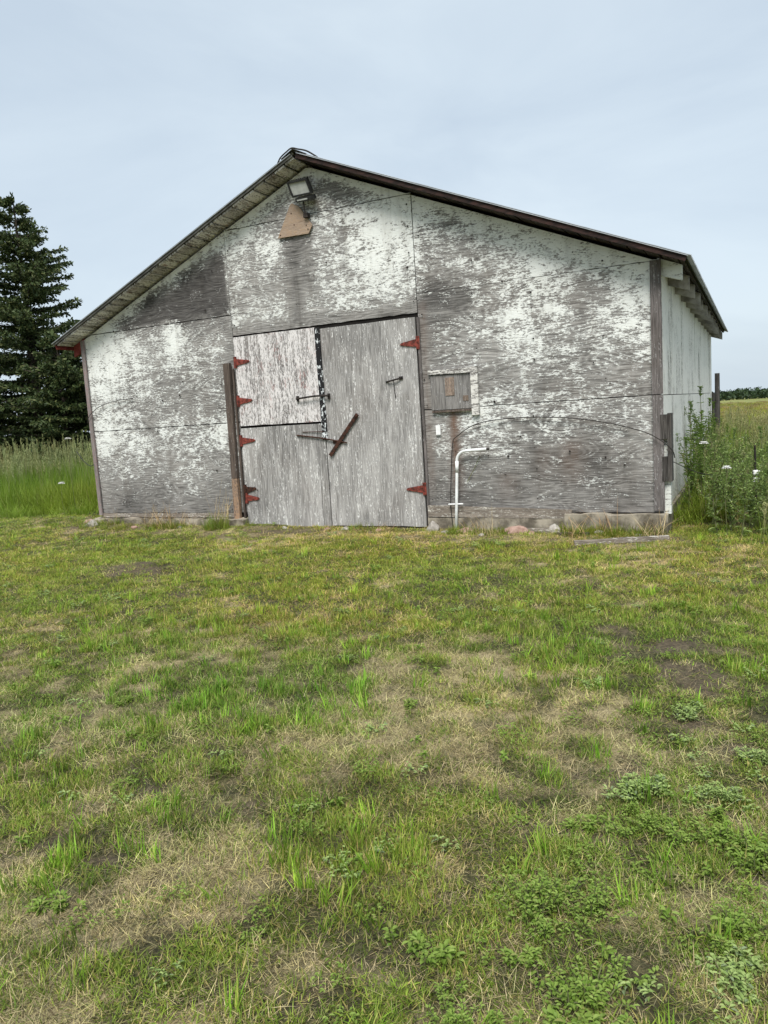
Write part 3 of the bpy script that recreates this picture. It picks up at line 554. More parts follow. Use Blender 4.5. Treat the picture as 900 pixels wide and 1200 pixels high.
# white bent pipe
pp = thing('bent_pipe', 'white bent pipe rising from the ground beside the hatch', 'pipe', (1.70, -.09, -.08))
arc = [(.16-.12*math.cos(t)+.0, 0, .83+.115*math.sin(t)) for t in [i*math.pi/2/6 for i in range(7)]]
MB().tube([(-.02, 0, -.1), (.01, 0, .35), (.035, 0, .72)]+arc+[(.40, 0, .955)], .0175, 10).build('tube', M['pipe'], pp, smooth=True)
MB().tube([(.035, 0, .70), (.04, 0, .83)], .0205, 10).build('sleeve', M['pipe'], pp, smooth=True)
MB().tube([(-.09, -.0, .33), (.09, -.0, .335)], .009, 6).tube([(-.08, 0, .33), (-.08, .065, .33)], .007, 5).build('clip', M['white_plastic'], pp)
MB().tube([(.40, 0, .955), (.43, 0, .953)], .012, 8).build('pipe_end', M['iron_black'], pp)
MB().tube([(1.83, -.03, .50), (1.93, -.034, .66), (2.00, -.03, .80)], .004, 5).build('twig', M['stem'], label='thin dry twig leaning on the wall behind the white pipe', category='twig')
MB().tube(curve_pts([(1.645, -.07, -.05), (1.625, -.06, .25), (1.65, -.055, .62), (1.685, -.05, .95), (1.74, -.045, 1.03), (1.98, -.045, 1.16), (2.35, -.045, 1.20), (2.72, -.05, 1.195), (3.10, -.055, 1.16), (3.49, -.06, 1.08), (3.80, -.065, .98), (3.97, -.085, .88), (4.06, -.04, .78), (4.075, .05, .70)], 6), .0055, 5).build('feed_wire', M['wire'], label='black wire arching across the bare plywood beside the pipe', category='wire')
MB().tube(curve_pts([(-3.1, -.035, 1.79), (-3.35, -.04, 1.78), (-3.64, -.045, 1.74), (-3.84, -.06, 1.66), (-3.98, -.07, 1.53), (-4.01, .0, 1.38)], 6), .005, 5).build('feed_wire', M['wire'], label='short black wire curling round the reddish corner board', category='wire')
MB().tube(curve_pts([(-4.0, .05, .93), (-4.25, .2, .86), (-4.6, .45, .84), (-5.0, .7, .92), (-5.4, .95, 1.06)], 6), .006, 5).build('fence_wire', M['wire'], label='slack wire sagging from the corner into the tall grass', category='wire')
# electric fence to the right of the barn
fp = thing('fence_post', 'thin black step-in post with white insulators among green weeds', 'post', (4.823, .80, -.12))
MB().tube([(0, 0, -.15), (.002, 0, .4), (-.008, 0, .87)], .010, 8).build('rod', M['iron_black'], fp)
def insulator(z):
    m = MB(); m.tube([(0, 0, z-.028), (0, 0, z-.022), (0, 0, z-.006), (0, 0, z+.006), (0, 0, z+.022), (0, 0, z+.028)], [.018, .030, .032, .024, .032, .018], 10).tube([(0, 0, z), (.034, -.01, z+.005), (.036, -.02, z+.018)], .010, 6).build('insulator', M['white_plastic'], fp, smooth=True)
insulator(.575); insulator(.495)
MB().tube(curve_pts([(4.06, .02, .66), (4.30, .22, .52), (4.55, .50, .46), (4.823, .80, .455), (5.6, 1.2, .47), (7.0, 2.0, .5)], 6), .004, 5).build('fence_wire', M['wire'], label='thin wire running from the barn corner to the black step-in post', category='wire')
def wood_post(name, loc, h, w, label, lean=0):
    t = thing(name, label, 'post', loc); m = MB(); n = 8
    m.tube([(0, 0, -.3), (lean*.5, 0, h*.5), (lean, 0, h)], [w*1.05, w, w*.93], n).build('post', M['fence_wood'], t)
    MB().box(-w*1.25, -w*1.03, -.05, .05, h*.62, h*.70).build('staple', M['iron'], t)
wood_post('fence_post', (4.04, 10.5, -.12), 1.90, .055, 'tall dark wooden post standing behind the rear corner of the barn')
wood_post('fence_post', (3.955, 10.25, -.12), 1.48, .045, 'shorter dark post close beside the tall wooden one')
# stones, board and debris along the front
def rock(name, label, loc, size, mat, seed):
    bm = bmesh.new(); bmesh.ops.create_icosphere(bm, subdivisions=3, radius=1); r = random.Random(seed)
    pl = [(Vector((r.uniform(-1, 1), r.uniform(-1, 1), r.uniform(-.4, 1))).normalized(), r.uniform(.55, .85)) for _ in range(9)]
    for v in bm.verts:
        for n_, d_ in pl:
            k = v.co.dot(n_)
            if k > d_: v.co -= n_*(k-d_)
        v.co = Vector((v.co.x*size[0], v.co.y*size[1], v.co.z*size[2]))
    me = bpy.data.meshes.new(name); bm.to_mesh(me); bm.free(); me.materials.append(mat)
    link(name, me, None, (loc[0], loc[1], float(gz(loc[0], loc[1]))+size[2]*.25), r.uniform(-.4, .4), label=label, category='stone')
rock('stone', 'pinkish rounded stone in the grass before the sill board', (2.40, -.20, 0), (.17, .11, .075), M['stone_red'], 1)
rock('stone', 'dark brown broken stone lying below the bent pipe', (1.86, -.22, 0), (.12, .08, .05), M['stone_red'], 4)
rock('stone', 'pale angular stone wedged between the two foundation pieces', (2.86, -.12, 0), (.09, .07, .08), M['stone_grey'], 5)
rock('stone', 'grey block of stone at the foot of the right door jamb', (1.42, -.13, 0), (.10, .09, .10), M['stone_grey'], 6)
rock('stone', 'flat pale stone on the soil below the middle of the doors', (.28, -.20, 0), (.07, .06, .03), M['stone_grey'], 8)
rock('stone', 'small tan stone beside the flat pale stone below the doors', (.05, -.26, 0), (.05, .045, .03), M['stone_red'], 9)
rock('stone', 'pale stone at the foot of the reddish corner board', (-3.86, -.30, 0), (.14, .10, .07), M['stone_grey'], 10)
rock('stone', 'brown stone half buried at the weedy end of the foundation', (-4.12, -.12, 0), (.12, .09, .06), M['stone_red'], 12)
def ground_stick(name, p0, p1, w, t, mat, label, cat):
    a = Vector((*p0, float(gz(*p0))+t*.5)); b = Vector((*p1, float(gz(*p1))+t*.5)); d = (b-a).normalized(); sdv = Vector((-d.y, d.x, 0))*w/2; u = Vector((0, 0, t/2)); m = MB(); vs = []
    for i in range(7):
        c = a.lerp(b, i/6)+Vector((0, 0, random.uniform(-.004, .004))); k = 1 if 0 < i < 6 else .75
        vs += [c-sdv*k-u, c+sdv*k-u, c+sdv*k+u, c-sdv*k+u]
    fs = [(i*4+j, i*4+(j+1) % 4, i*4+4+(j+1) % 4, i*4+4+j) for i in range(6) for j in range(4)]+[(3, 2, 1, 0), (24, 25, 26, 27)]
    m.add(vs, fs).build(name, mat, label=label, category=cat)
ground_stick('plank', (3.20, -.80), (4.05, -.44), 0.07, .045, M['sill'], 'weathered grey plank lying in the grass before the foundation', 'plank')
ground_stick('stick', (2.28, -.12), (2.92, -.17), .045, .045, M['sill'], 'short split stick lying behind the pinkish stone', 'stick')
ground_stick('stick', (2.9, -.28), (3.25, -.30), .05, .03, M['fence_wood'], 'dark rotten stick on the dirt near the foundation', 'stick')

# ---------------------------------------------------------------- spruces
def spruce(name, label, loc, H, Rm, seed, base=.4, skip=.0, group=None):
    r = random.Random(seed); t = thing(name, label, 'tree', loc, 0, group); tr = MB(); cr_ = MB()
    tr.tube([(0, 0, -.3), (.03, 0, H*.3), (0, .03, H*.7), (0, 0, H*.985)], [H*.020+.03, H*.016+.02, H*.008, .012], 8)
    rnd = np.random.default_rng(seed); cv = []
    def sprays(P, Dr, L):          # needle sprays: P origins, Dr directions, L lengths
        n = len(P); Dr = Dr/np.linalg.norm(Dr, axis=1, keepdims=True); q = rnd.normal(size=(n, 3)); sd_ = np.cross(Dr, q); sd_ /= np.linalg.norm(sd_, axis=1, keepdims=True)+1e-6
        w = (L*rnd.uniform(.16, .30, n))[:, None]; a = P; b = P+Dr*L[:, None]*.55+sd_*w; c = P+Dr*L[:, None]; d = P+Dr*L[:, None]*.55-sd_*w
        cv.append(np.stack([a, b, c, d], 1))
    h = base
    while h < H-.12:
        k = h/H; Rh = Rm*min(1, (1-k)**.82*1.12)*(1 if k > .1 else .75); nb = 5 if k < .85 else 4
        for i in range(nb):
            if r.random() < skip: continue
            az = r.uniform(0, 6.283); Lb = max(.12, Rh*r.uniform(.55, 1.12)); z0 = h+r.uniform(-.1, .1); dr = r.uniform(.18, .42)*(1-.8*k); n = max(3, int(Lb/.13))
            up_ = .35*k
            path = []
            for j in range(n+1):
                s_ = j/n*Lb; path.append((math.cos(az)*s_, math.sin(az)*s_, z0-dr*s_+up_*s_+.10*s_*s_/max(Lb, .5)))
            tr.tube(path[::max(1, n//3)] if n > 5 else path[::2]+[path[-1]], .012+.006*Lb, 4, False)
            A_ = np.array(path); dirv = np.array([math.cos(az), math.sin(az), -dr*.5+up_]); side = np.array([-math.sin(az), math.cos(az), 0])
            for j in range(max(1, int(n*.12)), n+1):
                f = j/n; tw = (.16+.34*Lb*.4*(1-f*.75))*r.uniform(.6, 1.2)
                m = 15
                for sg in (-1, 1):
                    e = dirv*.75+side*sg*.8+np.array([0, 0, -.22]); e /= np.linalg.norm(e); tt = rnd.uniform(0, 1, m)[:, None]*tw
                    sprays(A_[j]+e*tt+rnd.normal(0, .02, (m, 3)), np.repeat(e[None], m, 0)+rnd.normal(0, .55, (m, 3))+np.array([0, 0, -.12]), rnd.uniform(.07, .15, m))
                sprays(A_[j]+rnd.normal(0, .03, (3, 3)), np.repeat(dirv[None], 3, 0)+rnd.normal(0, .5, (3, 3)), rnd.uniform(.10, .2, 3))
        h += r.uniform(.13, .21)
    sprays(np.array([[0, 0, H-.25]]*14)+rnd.normal(0, .03, (14, 3))*np.array([1, 1, 3]), np.array([[0, 0, 1.]]*14)+rnd.normal(0, .35, (14, 3)), rnd.uniform(.12, .26, 14))
    Q = np.concatenate(cv); n = len(Q); me = bpy.data.meshes.new('crown'); me.from_pydata(Q.reshape(-1, 3).tolist(), [], np.arange(n*4).reshape(n, 4).tolist()); me.materials.append(M['needle'])
    tr.build('trunk', M['bark'], t); link('crown', me, t); return t
spruce('spruce_tree', 'tall dark spruce rising above the left eave of the barn', (-16.8, 9.9, -.2), 9.4, 3.5, 5, .5)
spruce('spruce_tree', 'broad dense lower spruce standing beside the tall one', (-14.6, 9.0, -.2), 4.7, 2.9, 8, .3)
spruce('spruce_tree', 'smaller spruce filling the gap next to the barn wall', (-12.6, 10.4, -.2), 4.6, 2.4, 15, .4, .05)
spruce('spruce_tree', 'bushy spruce at the outer end of the row', (-16.6, 7.2, -.2), 4.3, 2.9, 19, .3)

# ---------------------------------------------------------------- grass, one instanced object per mass
def leaf(mb, p, d, up_, L, W, fold=.25):
    d = d.normalized(); sd_ = d.cross(up_); sd_ = sd_.normalized() if sd_.length > 1e-4 else d.orthogonal().normalized(); nn = sd_.cross(d)
    a = p; m = p+d*L*.5-nn*L*.06; t = p+d*L-nn*L*.18
    mb.add([a, p+d*L*.33+sd_*W*.5+nn*W*fold, p+d*L*.7+sd_*W*.42+nn*W*fold*.7, t, p+d*L*.7-sd_*W*.42+nn*W*fold*.7, p+d*L*.33-sd_*W*.5+nn*W*fold, m], [(0, 6, 1), (1, 6, 2), (2, 6, 3), (3, 6, 4), (4, 6, 5), (5, 6, 0)])
PROTO = bpy.data.collections.new('grass_tufts')
def blade(mb, base, az, h, w, lean, curl=.5, seg=3, flat=False):
    d = Vector((math.cos(az), math.sin(az), 0)); sd_ = Vector((-d.y, d.x, 0)); vs = []; p = Vector(base); ang = lean
    for i in range(seg+1):
        k = i/seg; ww = w*.5*(1-k**1.6) if i else w*.4
        if i == seg: vs.append(p.copy())
        else: vs += [p-sd_*ww, p+sd_*ww]
        ang += curl/seg; p = p+(d*math.sin(ang)+Vector((0, 0, math.cos(ang))))*(h/seg)
    mb.add(vs, [(2*i, 2*i+1, 2*i+3, 2*i+2) for i in range(seg-1)]+[(2*seg-2, 2*seg-1, 2*seg)])
def tuft(name, n, rad, h, w, lean, mat, curl=.6, seg=3, seedm=None, stalks=0):
    r = random.Random(hash_name(name)); mb = MB()
    for i in range(n):
        a = r.uniform(0, 6.283); q = rad*math.sqrt(r.random())
        blade(mb, (q*math.cos(a), q*math.sin(a), -.005), r.uniform(0, 6.283), r.uniform(*h), r.uniform(*w), r.uniform(*lean), r.uniform(0, curl), seg)
    me = mb.mesh(name, mat)
    if stalks:
        me.materials.append(M['seed']); sb = MB(); v0 = []; 
        for i in range(stalks):
            a = r.uniform(0, 6.283); q = rad*math.sqrt(r.random()); az = r.uniform(0, 6.283); hh = h[1]*r.uniform(1.0, 1.3); ln = r.uniform(.03, .16)
            b = Vector((q*math.cos(a), q*math.sin(a), 0)); tip = b+Vector((math.cos(az)*ln*hh, math.sin(az)*ln*hh, hh))
            sb.tube([b, b.lerp(tip, .5)+Vector((0, 0, .02)), tip], .0022, 3, False)
            for j in range(11):
                k = j/11; c = tip-Vector((0, 0, 1))*.15*(1-k)*1.0; az2 = r.uniform(0, 6.283)
                blade(sb, c, az2, r.uniform(.04, .07), .012, .5, .3, 2)
        me2 = sb.mesh('s', M['seed']); bm = bmesh.new(); bm.from_mesh(me); nf = len(bm.faces); bm.from_mesh(me2); bm.faces.ensure_lookup_table()
        for f in bm.faces[nf:]: f.material_index = 1
        bm.to_mesh(me); bm.free()
    o = bpy.data.objects.new(name, me); PROTO.objects.link(o); return o
def hash_name(s_): return sum((i+1)*ord(c) for i, c in enumerate(s_))
G = M['blade']
tuft('t00_mown', 34, .065, (.025, .060), (.0032, .0058), (.05, .7), G)
tuft('t01_mown', 34, .070, (.025, .058), (.0034, .0060), (.2, 1.1), G)
tuft('t02_mown', 28, .065, (.030, .075), (.0032, .0056), (.05, .6), G)
tuft('t03_long', 16, .035, (.060, .135), (.0045, .0075), (.0, .45), G, .7)
tuft('t04_long', 12, .030, (.070, .150), (.0045, .0080), (.0, .40), G, .8)
tuft('t05_straw', 34, .085, (.030, .090), (.0013, .0028), (1.0, 1.62), M['straw'], .3)
tuft('t06_straw', 30, .080, (.030, .075), (.0013, .0030), (.7, 1.60), M['straw'], .4)
tuft('t07_thatch', 32, .080, (.030, .080), (.0013, .0030), (.9, 1.6), M['thatch'], .4)
tuft('t08_tall', 42, .14, (.35, .80), (.006, .011), (.0, .35), M['tall'], .9, 4)
tuft('t09_tall', 36, .14, (.40, .90), (.006, .011), (.0, .30), M['tall'], .8, 4, None, 5)
tuft('t10_seed', 16, .16, (.35, .70), (.005, .009), (.0, .30), M['tall'], .7, 4, None, 16)
tuft('t11_mid', 30, .08, (.10, .26), (.005, .008), (.0, .5), M['tall'], .9, 3)
def rosette(name, n, rad, lf, mat, flat=.3):
    r = random.Random(hash_name(name)); mb = MB()
    for i in range(n):
        a = r.uniform(0, 6.283); q = rad*math.sqrt(r.random()); az = r.uniform(0, 6.283); d = Vector((math.cos(az), math.sin(az), r.uniform(-.1, flat)))
        for j in (-1, 0, 1): d2 = Vector((math.cos(az+j*.95), math.sin(az+j*.95), d.z)); leaf(mb, Vector((q*math.cos(a), q*math.sin(a), r.uniform(.005, .04))), d2, Vector((0, 0, 1)), lf*r.uniform(.7, 1.2), lf*r.uniform(.4, .6))
    PROTO.objects.link(bpy.data.objects.new(name, mb.mesh(name, mat)))
rosette('t13_clover', 16, .06, .016, M['clover']); rosette('t14_broad', 4, .015, .030, M['clover'], .5); rosette('t15_grey', 12, .05, .020, M['weed_blue'])
tuft('t12_drytall', 26, .15, (.30, .75), (.004, .008), (.0, .45), M['straw'], .8, 4)

def gn_group():
    ng = bpy.data.node_groups.new('tuft_instances', 'GeometryNodeTree'); ng.interface.new_socket('Geometry', in_out='INPUT', socket_type='NodeSocketGeometry'); ng.interface.new_socket('Geometry', in_out='OUTPUT', socket_type='NodeSocketGeometry')
    n = ng.nodes; i = n.new('NodeGroupInput'); o = n.new('NodeGroupOutput'); ip = n.new('GeometryNodeInstanceOnPoints'); ci = n.new('GeometryNodeCollectionInfo')
    ci.inputs['Collection'].default_value = PROTO; ci.inputs['Separate Children'].default_value = True; ci.inputs['Reset Children'].default_value = True
    def na(nm, t): a = n.new('GeometryNodeInputNamedAttribute'); a.data_type = t; a.inputs['Name'].default_value = nm; return a.outputs['Attribute']
    L_ = ng.links.new; L_(i.outputs[0], ip.inputs['Points']); L_(ci.outputs[0], ip.inputs['Instance']); ip.inputs['Pick Instance'].default_value = True
    L_(na('var', 'INT'), ip.inputs['Instance Index']); L_(na('scl', 'FLOAT_VECTOR'), ip.inputs['Scale']); er = n.new('FunctionNodeEulerToRotation'); L_(na('rot', 'FLOAT_VECTOR'), er.inputs[0]); L_(er.outputs[0], ip.inputs['Rotation'])
    L_(ip.outputs[0], o.inputs[0]); return ng
NG = gn_group()
def scatter(name, label, xyz, var, scl, tint, tilt=.12):
    n = len(xyz); me = bpy.data.meshes.new(name); me.from_pydata(xyz.tolist(), [], [])
    rot = np.stack([RNG.normal(0, tilt, n), RNG.normal(0, tilt, n), RNG.uniform(0, 6.283, n)], -1)
    def at(nm, t, d, key): a = me.attributes.new(nm, t, 'POINT'); a.data.foreach_set(key, np.ascontiguousarray(d).ravel())
    at('rot', 'FLOAT_VECTOR', rot.astype(np.float32), 'vector'); at('scl', 'FLOAT_VECTOR', scl.astype(np.float32), 'vector'); at('var', 'INT', var.astype(np.int32), 'value')
    at('tint', 'FLOAT_COLOR', np.concatenate([tint, np.ones((n, 1))], 1).astype(np.float32), 'color')
    o = link(name, me, kind='stuff', label=label, category='grass'); md = o.modifiers.new('tufts', 'NODES'); md.node_group = NG; return o
F2 = np.array([math.sin(YAW), math.cos(YAW)]); R2 = np.array([math.cos(YAW), -math.sin(YAW)])
def candidates(d0, d1, dens, k=.62, marg=1.4):
    half = k*d1+marg; n = int((d1-d0)*2*half*dens); d = RNG.uniform(d0, d1, n); l = RNG.uniform(-half, half, n); ok = np.abs(l) < k*d+marg; d, l = d[ok], l[ok]
    return CAM[0]+F2[0]*d+R2[0]*l, CAM[1]+F2[1]*d+R2[1]*l, d
def in_barn(x, y, m=0.): return (np.abs(x) < HW+m) & (y > -.06-m) & (y < LEN+m)
def is_tall(x, y):           # the mown lawn ends here
    w = (fbm(x*1.3, y*1.3, 77)-.5)*.9
    left = (x < -3.9) & (y+w > .55+.10*(x+4)); right = (x > 3.9) & ((y+w > .35) | ((x > 4.95) & (y+w > -1.0)) )
    return left | right | (y > LEN)
LX, LY, LS, LV, LT = [], [], [], [], []
for d0, d1, dens, sc in ((.9, 3.2, 1400, .82), (3.2, 5.5, 800, .95), (5.5, 9, 430, 1.1), (9, 17, 250, 1.3)):
    x, y, d = candidates(d0, d1, dens); ok = ~in_barn(x, y) & ~is_tall(x, y); x, y = x[ok], y[ok]; n = len(x)
    D, S, L = patches(x, y); u = RNG.random(n); u2 = RNG.random(n)
    c9 = fbm(x*8.5, y*8.5, 101, 3); cl = np.clip((c9-.40)/.2, 0, 1); cl = cl*cl*(3-2*cl); nearw = np.clip((8-np.hypot(x-CAM[0], y-CAM[1]))/4, 0, 1)*.75+.2; cl = 1-(1-cl)*nearw
    keep = u > 1-(1-.86*np.clip(S*1.25, 0, 1))*(1-.1*D)*(.66+.34*cl); cl = cl[keep]; x, y, D, S, L, u2 = x[keep], y[keep], D[keep], S[keep], L[keep], u2[keep]; n = len(x); u = RNG.random(n)
    var = RNG.integers(0, 3, n); h = (.42+.48*L+RNG.normal(0, .12, n))*(.50+.75*cl)
    dead = u < D*.72+.12; var[dead] = RNG.integers(5, 7, dead.sum()); h[dead] = RNG.uniform(.7, 1.15, dead.sum())
    th = (RNG.random(n) < .45*S+.06+.16*(1-cl)); var[th] = 7
    bl = (~dead) & (~th) & (RNG.random(n) < .03+.045*np.clip(x-3.6, 0, 1)*np.clip((-4.2-y), 0, 1)); var[bl] = RNG.choice([13, 13, 13, 15, 14], bl.sum()); h[bl] = 1
    lo = (~dead) & (~th) & (~bl) & (u2 < (.012+.15*L**1.5)*(1-.75*np.clip((y+4.5)/2, 0, 1))); var[lo] = RNG.integers(3, 5, lo.sum()); h[lo] = RNG.uniform(.5, 1.05, lo.sum())
    h = np.clip(h, .4, 1.5); scl = np.stack([np.full(n, sc), np.full(n, sc), h*(1+(sc-1)*.3)], -1)
    yel = np.clip(fbm(x*.8, y*.8, 91)*1.3-.28, 0, 1)[:, None]; b = (RNG.uniform(.55, 1.35, n)*(.70+.45*cl))[:, None]
    tint = b*((1-yel)*np.array([.88, 1.06, .75])+yel*np.array([1.36, 1.18, .95])); tint *= 1+np.clip((y+5)/2, 0, 1)[:, None]*np.array([.20, .12, .05]); tint[lo] *= np.array([.98, 1.22, .9])
    LX.append(x); LY.append(y); LS.append(scl); LV.append(var); LT.append(tint)
for d0, d1, dens in ((.9, 3.4, 760), (3.4, 6, 260)):      # loose clippings lying over everything
    x, y, d = candidates(d0, d1, dens); ok = ~in_barn(x, y) & ~is_tall(x, y); x, y = x[ok], y[ok]; D, S, L = patches(x, y); n = len(x)
    ok = RNG.random(n) < .18+.75*D*(1-.6*S); x, y, S = x[ok], y[ok], S[ok]; n = len(x)
    LX.append(x); LY.append(y); LV.append(np.where(RNG.random(n) < .30+.3*S, 7, RNG.integers(5, 7, n))); LS.append(RNG.uniform(.55, 1.0, (n, 1))*np.ones((1, 3))); LT.append(RNG.uniform(.55, 1.2, (n, 1))*np.array([[1, .98, .9]]))
x = np.concatenate(LX); y = np.concatenate(LY)
scatter('lawn_grass', 'short patchy mown grass with dry straw before the barn', np.stack([x, y, gz(x, y)], -1), np.concatenate(LV), np.concatenate(LS), np.concatenate(LT))
# tall meadow grass on both sides
def meadow(name, label, x, y, hs, pal):
    n = len(x); var = RNG.choice(pal[0], n, p=pal[1]); s_ = hs*RNG.uniform(.75, 1.2, n); b = RNG.uniform(.75, 1.2, n)[:, None]; yel = np.clip(fbm(x*.5, y*.5, 95)+pal[2], 0, 1)[:, None]
    tint = b*((1-yel)*np.array([.85, 1.0, .8])+yel*np.array([1.45, 1.02, .8]))
    scatter(name, label, np.stack([x, y, gz(x, y)-.01], -1), var, np.stack([np.ones(n)*pal[3], np.ones(n)*pal[3], s_], -1), tint, .08)
n = 5200; x = RNG.uniform(-19, -3.9, n); y = RNG.uniform(-.6, 10, n); ok = is_tall(x, y) & ~in_barn(x, y, .05); x, y = x[ok], y[ok]
edge = np.clip((y-.4)/.8, .35, 1)
front = y < 2.6+1.6*(fbm(x, y, 17)-.5)
meadow('tall_grass', 'tall bright green grass growing beside the reddish barn corner', x[front], y[front], edge[front]*.88, ([8, 9, 11], [.70, .04, .26], -.35, 1.0))
meadow('seeding_grass', 'tan seeding grass standing below the dark spruces', x[~front], y[~front], np.full((~front).sum(), 1.08), ([8, 9, 10], [.78, .16, .06], -.4, 1.1))
n = 6500; x = RNG.uniform(3.9, 15, n)**1.0; y = RNG.uniform(-1.6, 22, n); ok = is_tall(x, y) & ~in_barn(x, y, .08) & (x < 7+.5*(y+2)); x, y = x[ok], y[ok]
hh = np.clip(.42+.09*(y+.5), .40, .68)*np.where((x < 4.45) & (y > 1), 1.25, 1.0)
meadow('tall_grass', 'rough green and yellow grass growing along the side wall and fence', x, y, hh, ([8, 9, 10, 11, 12], [.54, .14, .06, .22, .04], -.25, 1.0))
n = 5200; q = RNG.random(n)**.6; y = 20+q*110; x = 4+RNG.uniform(-.25, .75, n)*y*.6; 
meadow('field_grass', 'yellowing meadow grass stretching to the far wood', x, y, np.full(n, .42), ([8, 10, 12], [.62, .26, .12], .15, 2.2))
# fringe of taller tufts along the wall foot
x = np.concatenate([RNG.uniform(-3.9, -1.5, 110), RNG.uniform(1.45, 3.95, 130), RNG.uniform(-1.3, 1.3, 40), RNG.normal(1.75, .12, 16), RNG.normal(-1.62, .16, 26), RNG.normal(2.95, .15, 30), RNG.normal(3.45, .35, 70), RNG.normal(-2.6, .7, 60), RNG.normal(2.3, .15, 12)])
ok = fbm(x*3.1, x*0+2.2, 131, 3)+RNG.uniform(-.1, .1, len(x)) > .46; x = x[ok]; y = RNG.uniform(-.42, -.10, len(x)); n = len(x)
y = np.where(x < -1.3, y-.08, y); hs_ = np.where(np.abs(x+1.62) < .3, 1.25, .7)*RNG.uniform(.25, 1.35, n)
scatter('edge_grass', 'uncut grass tufts along the foot of the barn front', np.stack([x, y, gz(x, y)-.01], -1), RNG.choice([11, 3, 12, 6], n, p=[.52, .2, .06, .22]), np.stack([np.full(n, .8), np.full(n, .8), hs_*.8], -1), RNG.uniform(.6, 1.1, (n, 1))*(np.array([[.95, 1.0, .9]])+RNG.uniform(0, .4, (n, 1))*np.array([[1, .1, 0]])))

for i, (x, y, s_) in enumerate(((2.62, -.26, .05), (3.35, -.24, .06), (-2.2, -.34, .055), (-3.0, -.36, .06), (1.62, -.30, .05), (-.6, -.22, .04), (.75, -.24, .045), (3.75, -.28, .045), (2.1, -.42, .04))):
    rock('pebble', 'small stone half hidden in grass along the barn front', (x, y, 0), (s_, s_*.8, s_*.6), M['stone_grey'] if i % 3 else M['stone_red'], 40+i); C.objects[-1]['group'] = 'small stones along the barn front'
# ---------------------------------------------------------------- low broadleaf weeds in the lawn
def weed(seed, nst, rad, h, lf, mat):
    r = random.Random(seed); st = MB(); lv = MB(); cen = [(0, 0, .62)]+[(r.uniform(-1, 1)*rad*.9, r.uniform(-1, 1)*rad*.9, r.uniform(.25, .5)) for _ in range(4)]
    for i in range(nst):
        ox, oy, cr2 = cen[0] if i < nst*.4 else r.choice(cen[1:])
        a = r.uniform(0, 6.283); q = rad*cr2*abs(r.gauss(0, .62)); o_ = Vector((ox, oy, 0)); top = o_+Vector((q*math.cos(a)*1.25, q*math.sin(a)*1.25, h*r.uniform(.35, 1)*(.55+.6*cr2)*max(.35, 1-.4*(q/rad)**2))); b = o_+Vector((q*.6*math.cos(a), q*.6*math.sin(a), -.01))
        st.tube([b, b.lerp(top, .5)+Vector((0, 0, .01)), top], .0016, 3, False)
        for k in range(5):
            p = b.lerp(top, .35+.65*k/4); az = r.uniform(0, 6.283)
            for j in range(3):
                d = Vector((math.cos(az+(j-1)*.9), math.sin(az+(j-1)*.9), r.uniform(-.1, .7))); leaf(lv, p+d*.006, d, Vector((0, 0, 1)), lf*r.uniform(.7, 1.2), lf*r.uniform(.45, .6))
    return st.mesh('stems', M['stem']), lv.mesh('leaves', mat)
variants = [weed(1, 150, .17, .10, .0135, M['clover']), weed(2, 60, .11, .06, .0135, M['clover']), weed(3, 48, .10, .05, .016, M['weed_blue']), weed(4, 14, .06, .035, .018, M['clover'])]
picks = [0, 2, 2, 2, 2, 3, 1, 1, 1, 3, 3, 1, 1, 3, 1, 1, 3, 3, 3, 2]
lab = ['leafy green weed clump growing low in the lawn', 'leafy green weed clump growing low in the lawn', 'grey green broadleaf weed growing on bare lawn soil', 'small sprig of round leaved weed in the lawn']
grp = ['leafy weed clumps in the lawn', 'leafy weed clumps in the lawn', 'grey green weeds in the lawn', 'small weed sprigs in the lawn']
for i, ((wx, wy), k) in enumerate(zip(WEEDS, picks)):
    t = thing('weed_clump', 'largest bushy clover clump in the lawn' if i == 0 else lab[k], 'weed', (wx, wy, float(gz(wx, wy))), random.uniform(0, 6), None if i == 0 else grp[k])
    sc_ = 1 if i == 0 else random.uniform(.8, 1.25); t.scale = (sc_,)*3
    link('stems', variants[k][0], t, kind='stuff'); link('leaves', variants[k][1], t, kind='stuff')

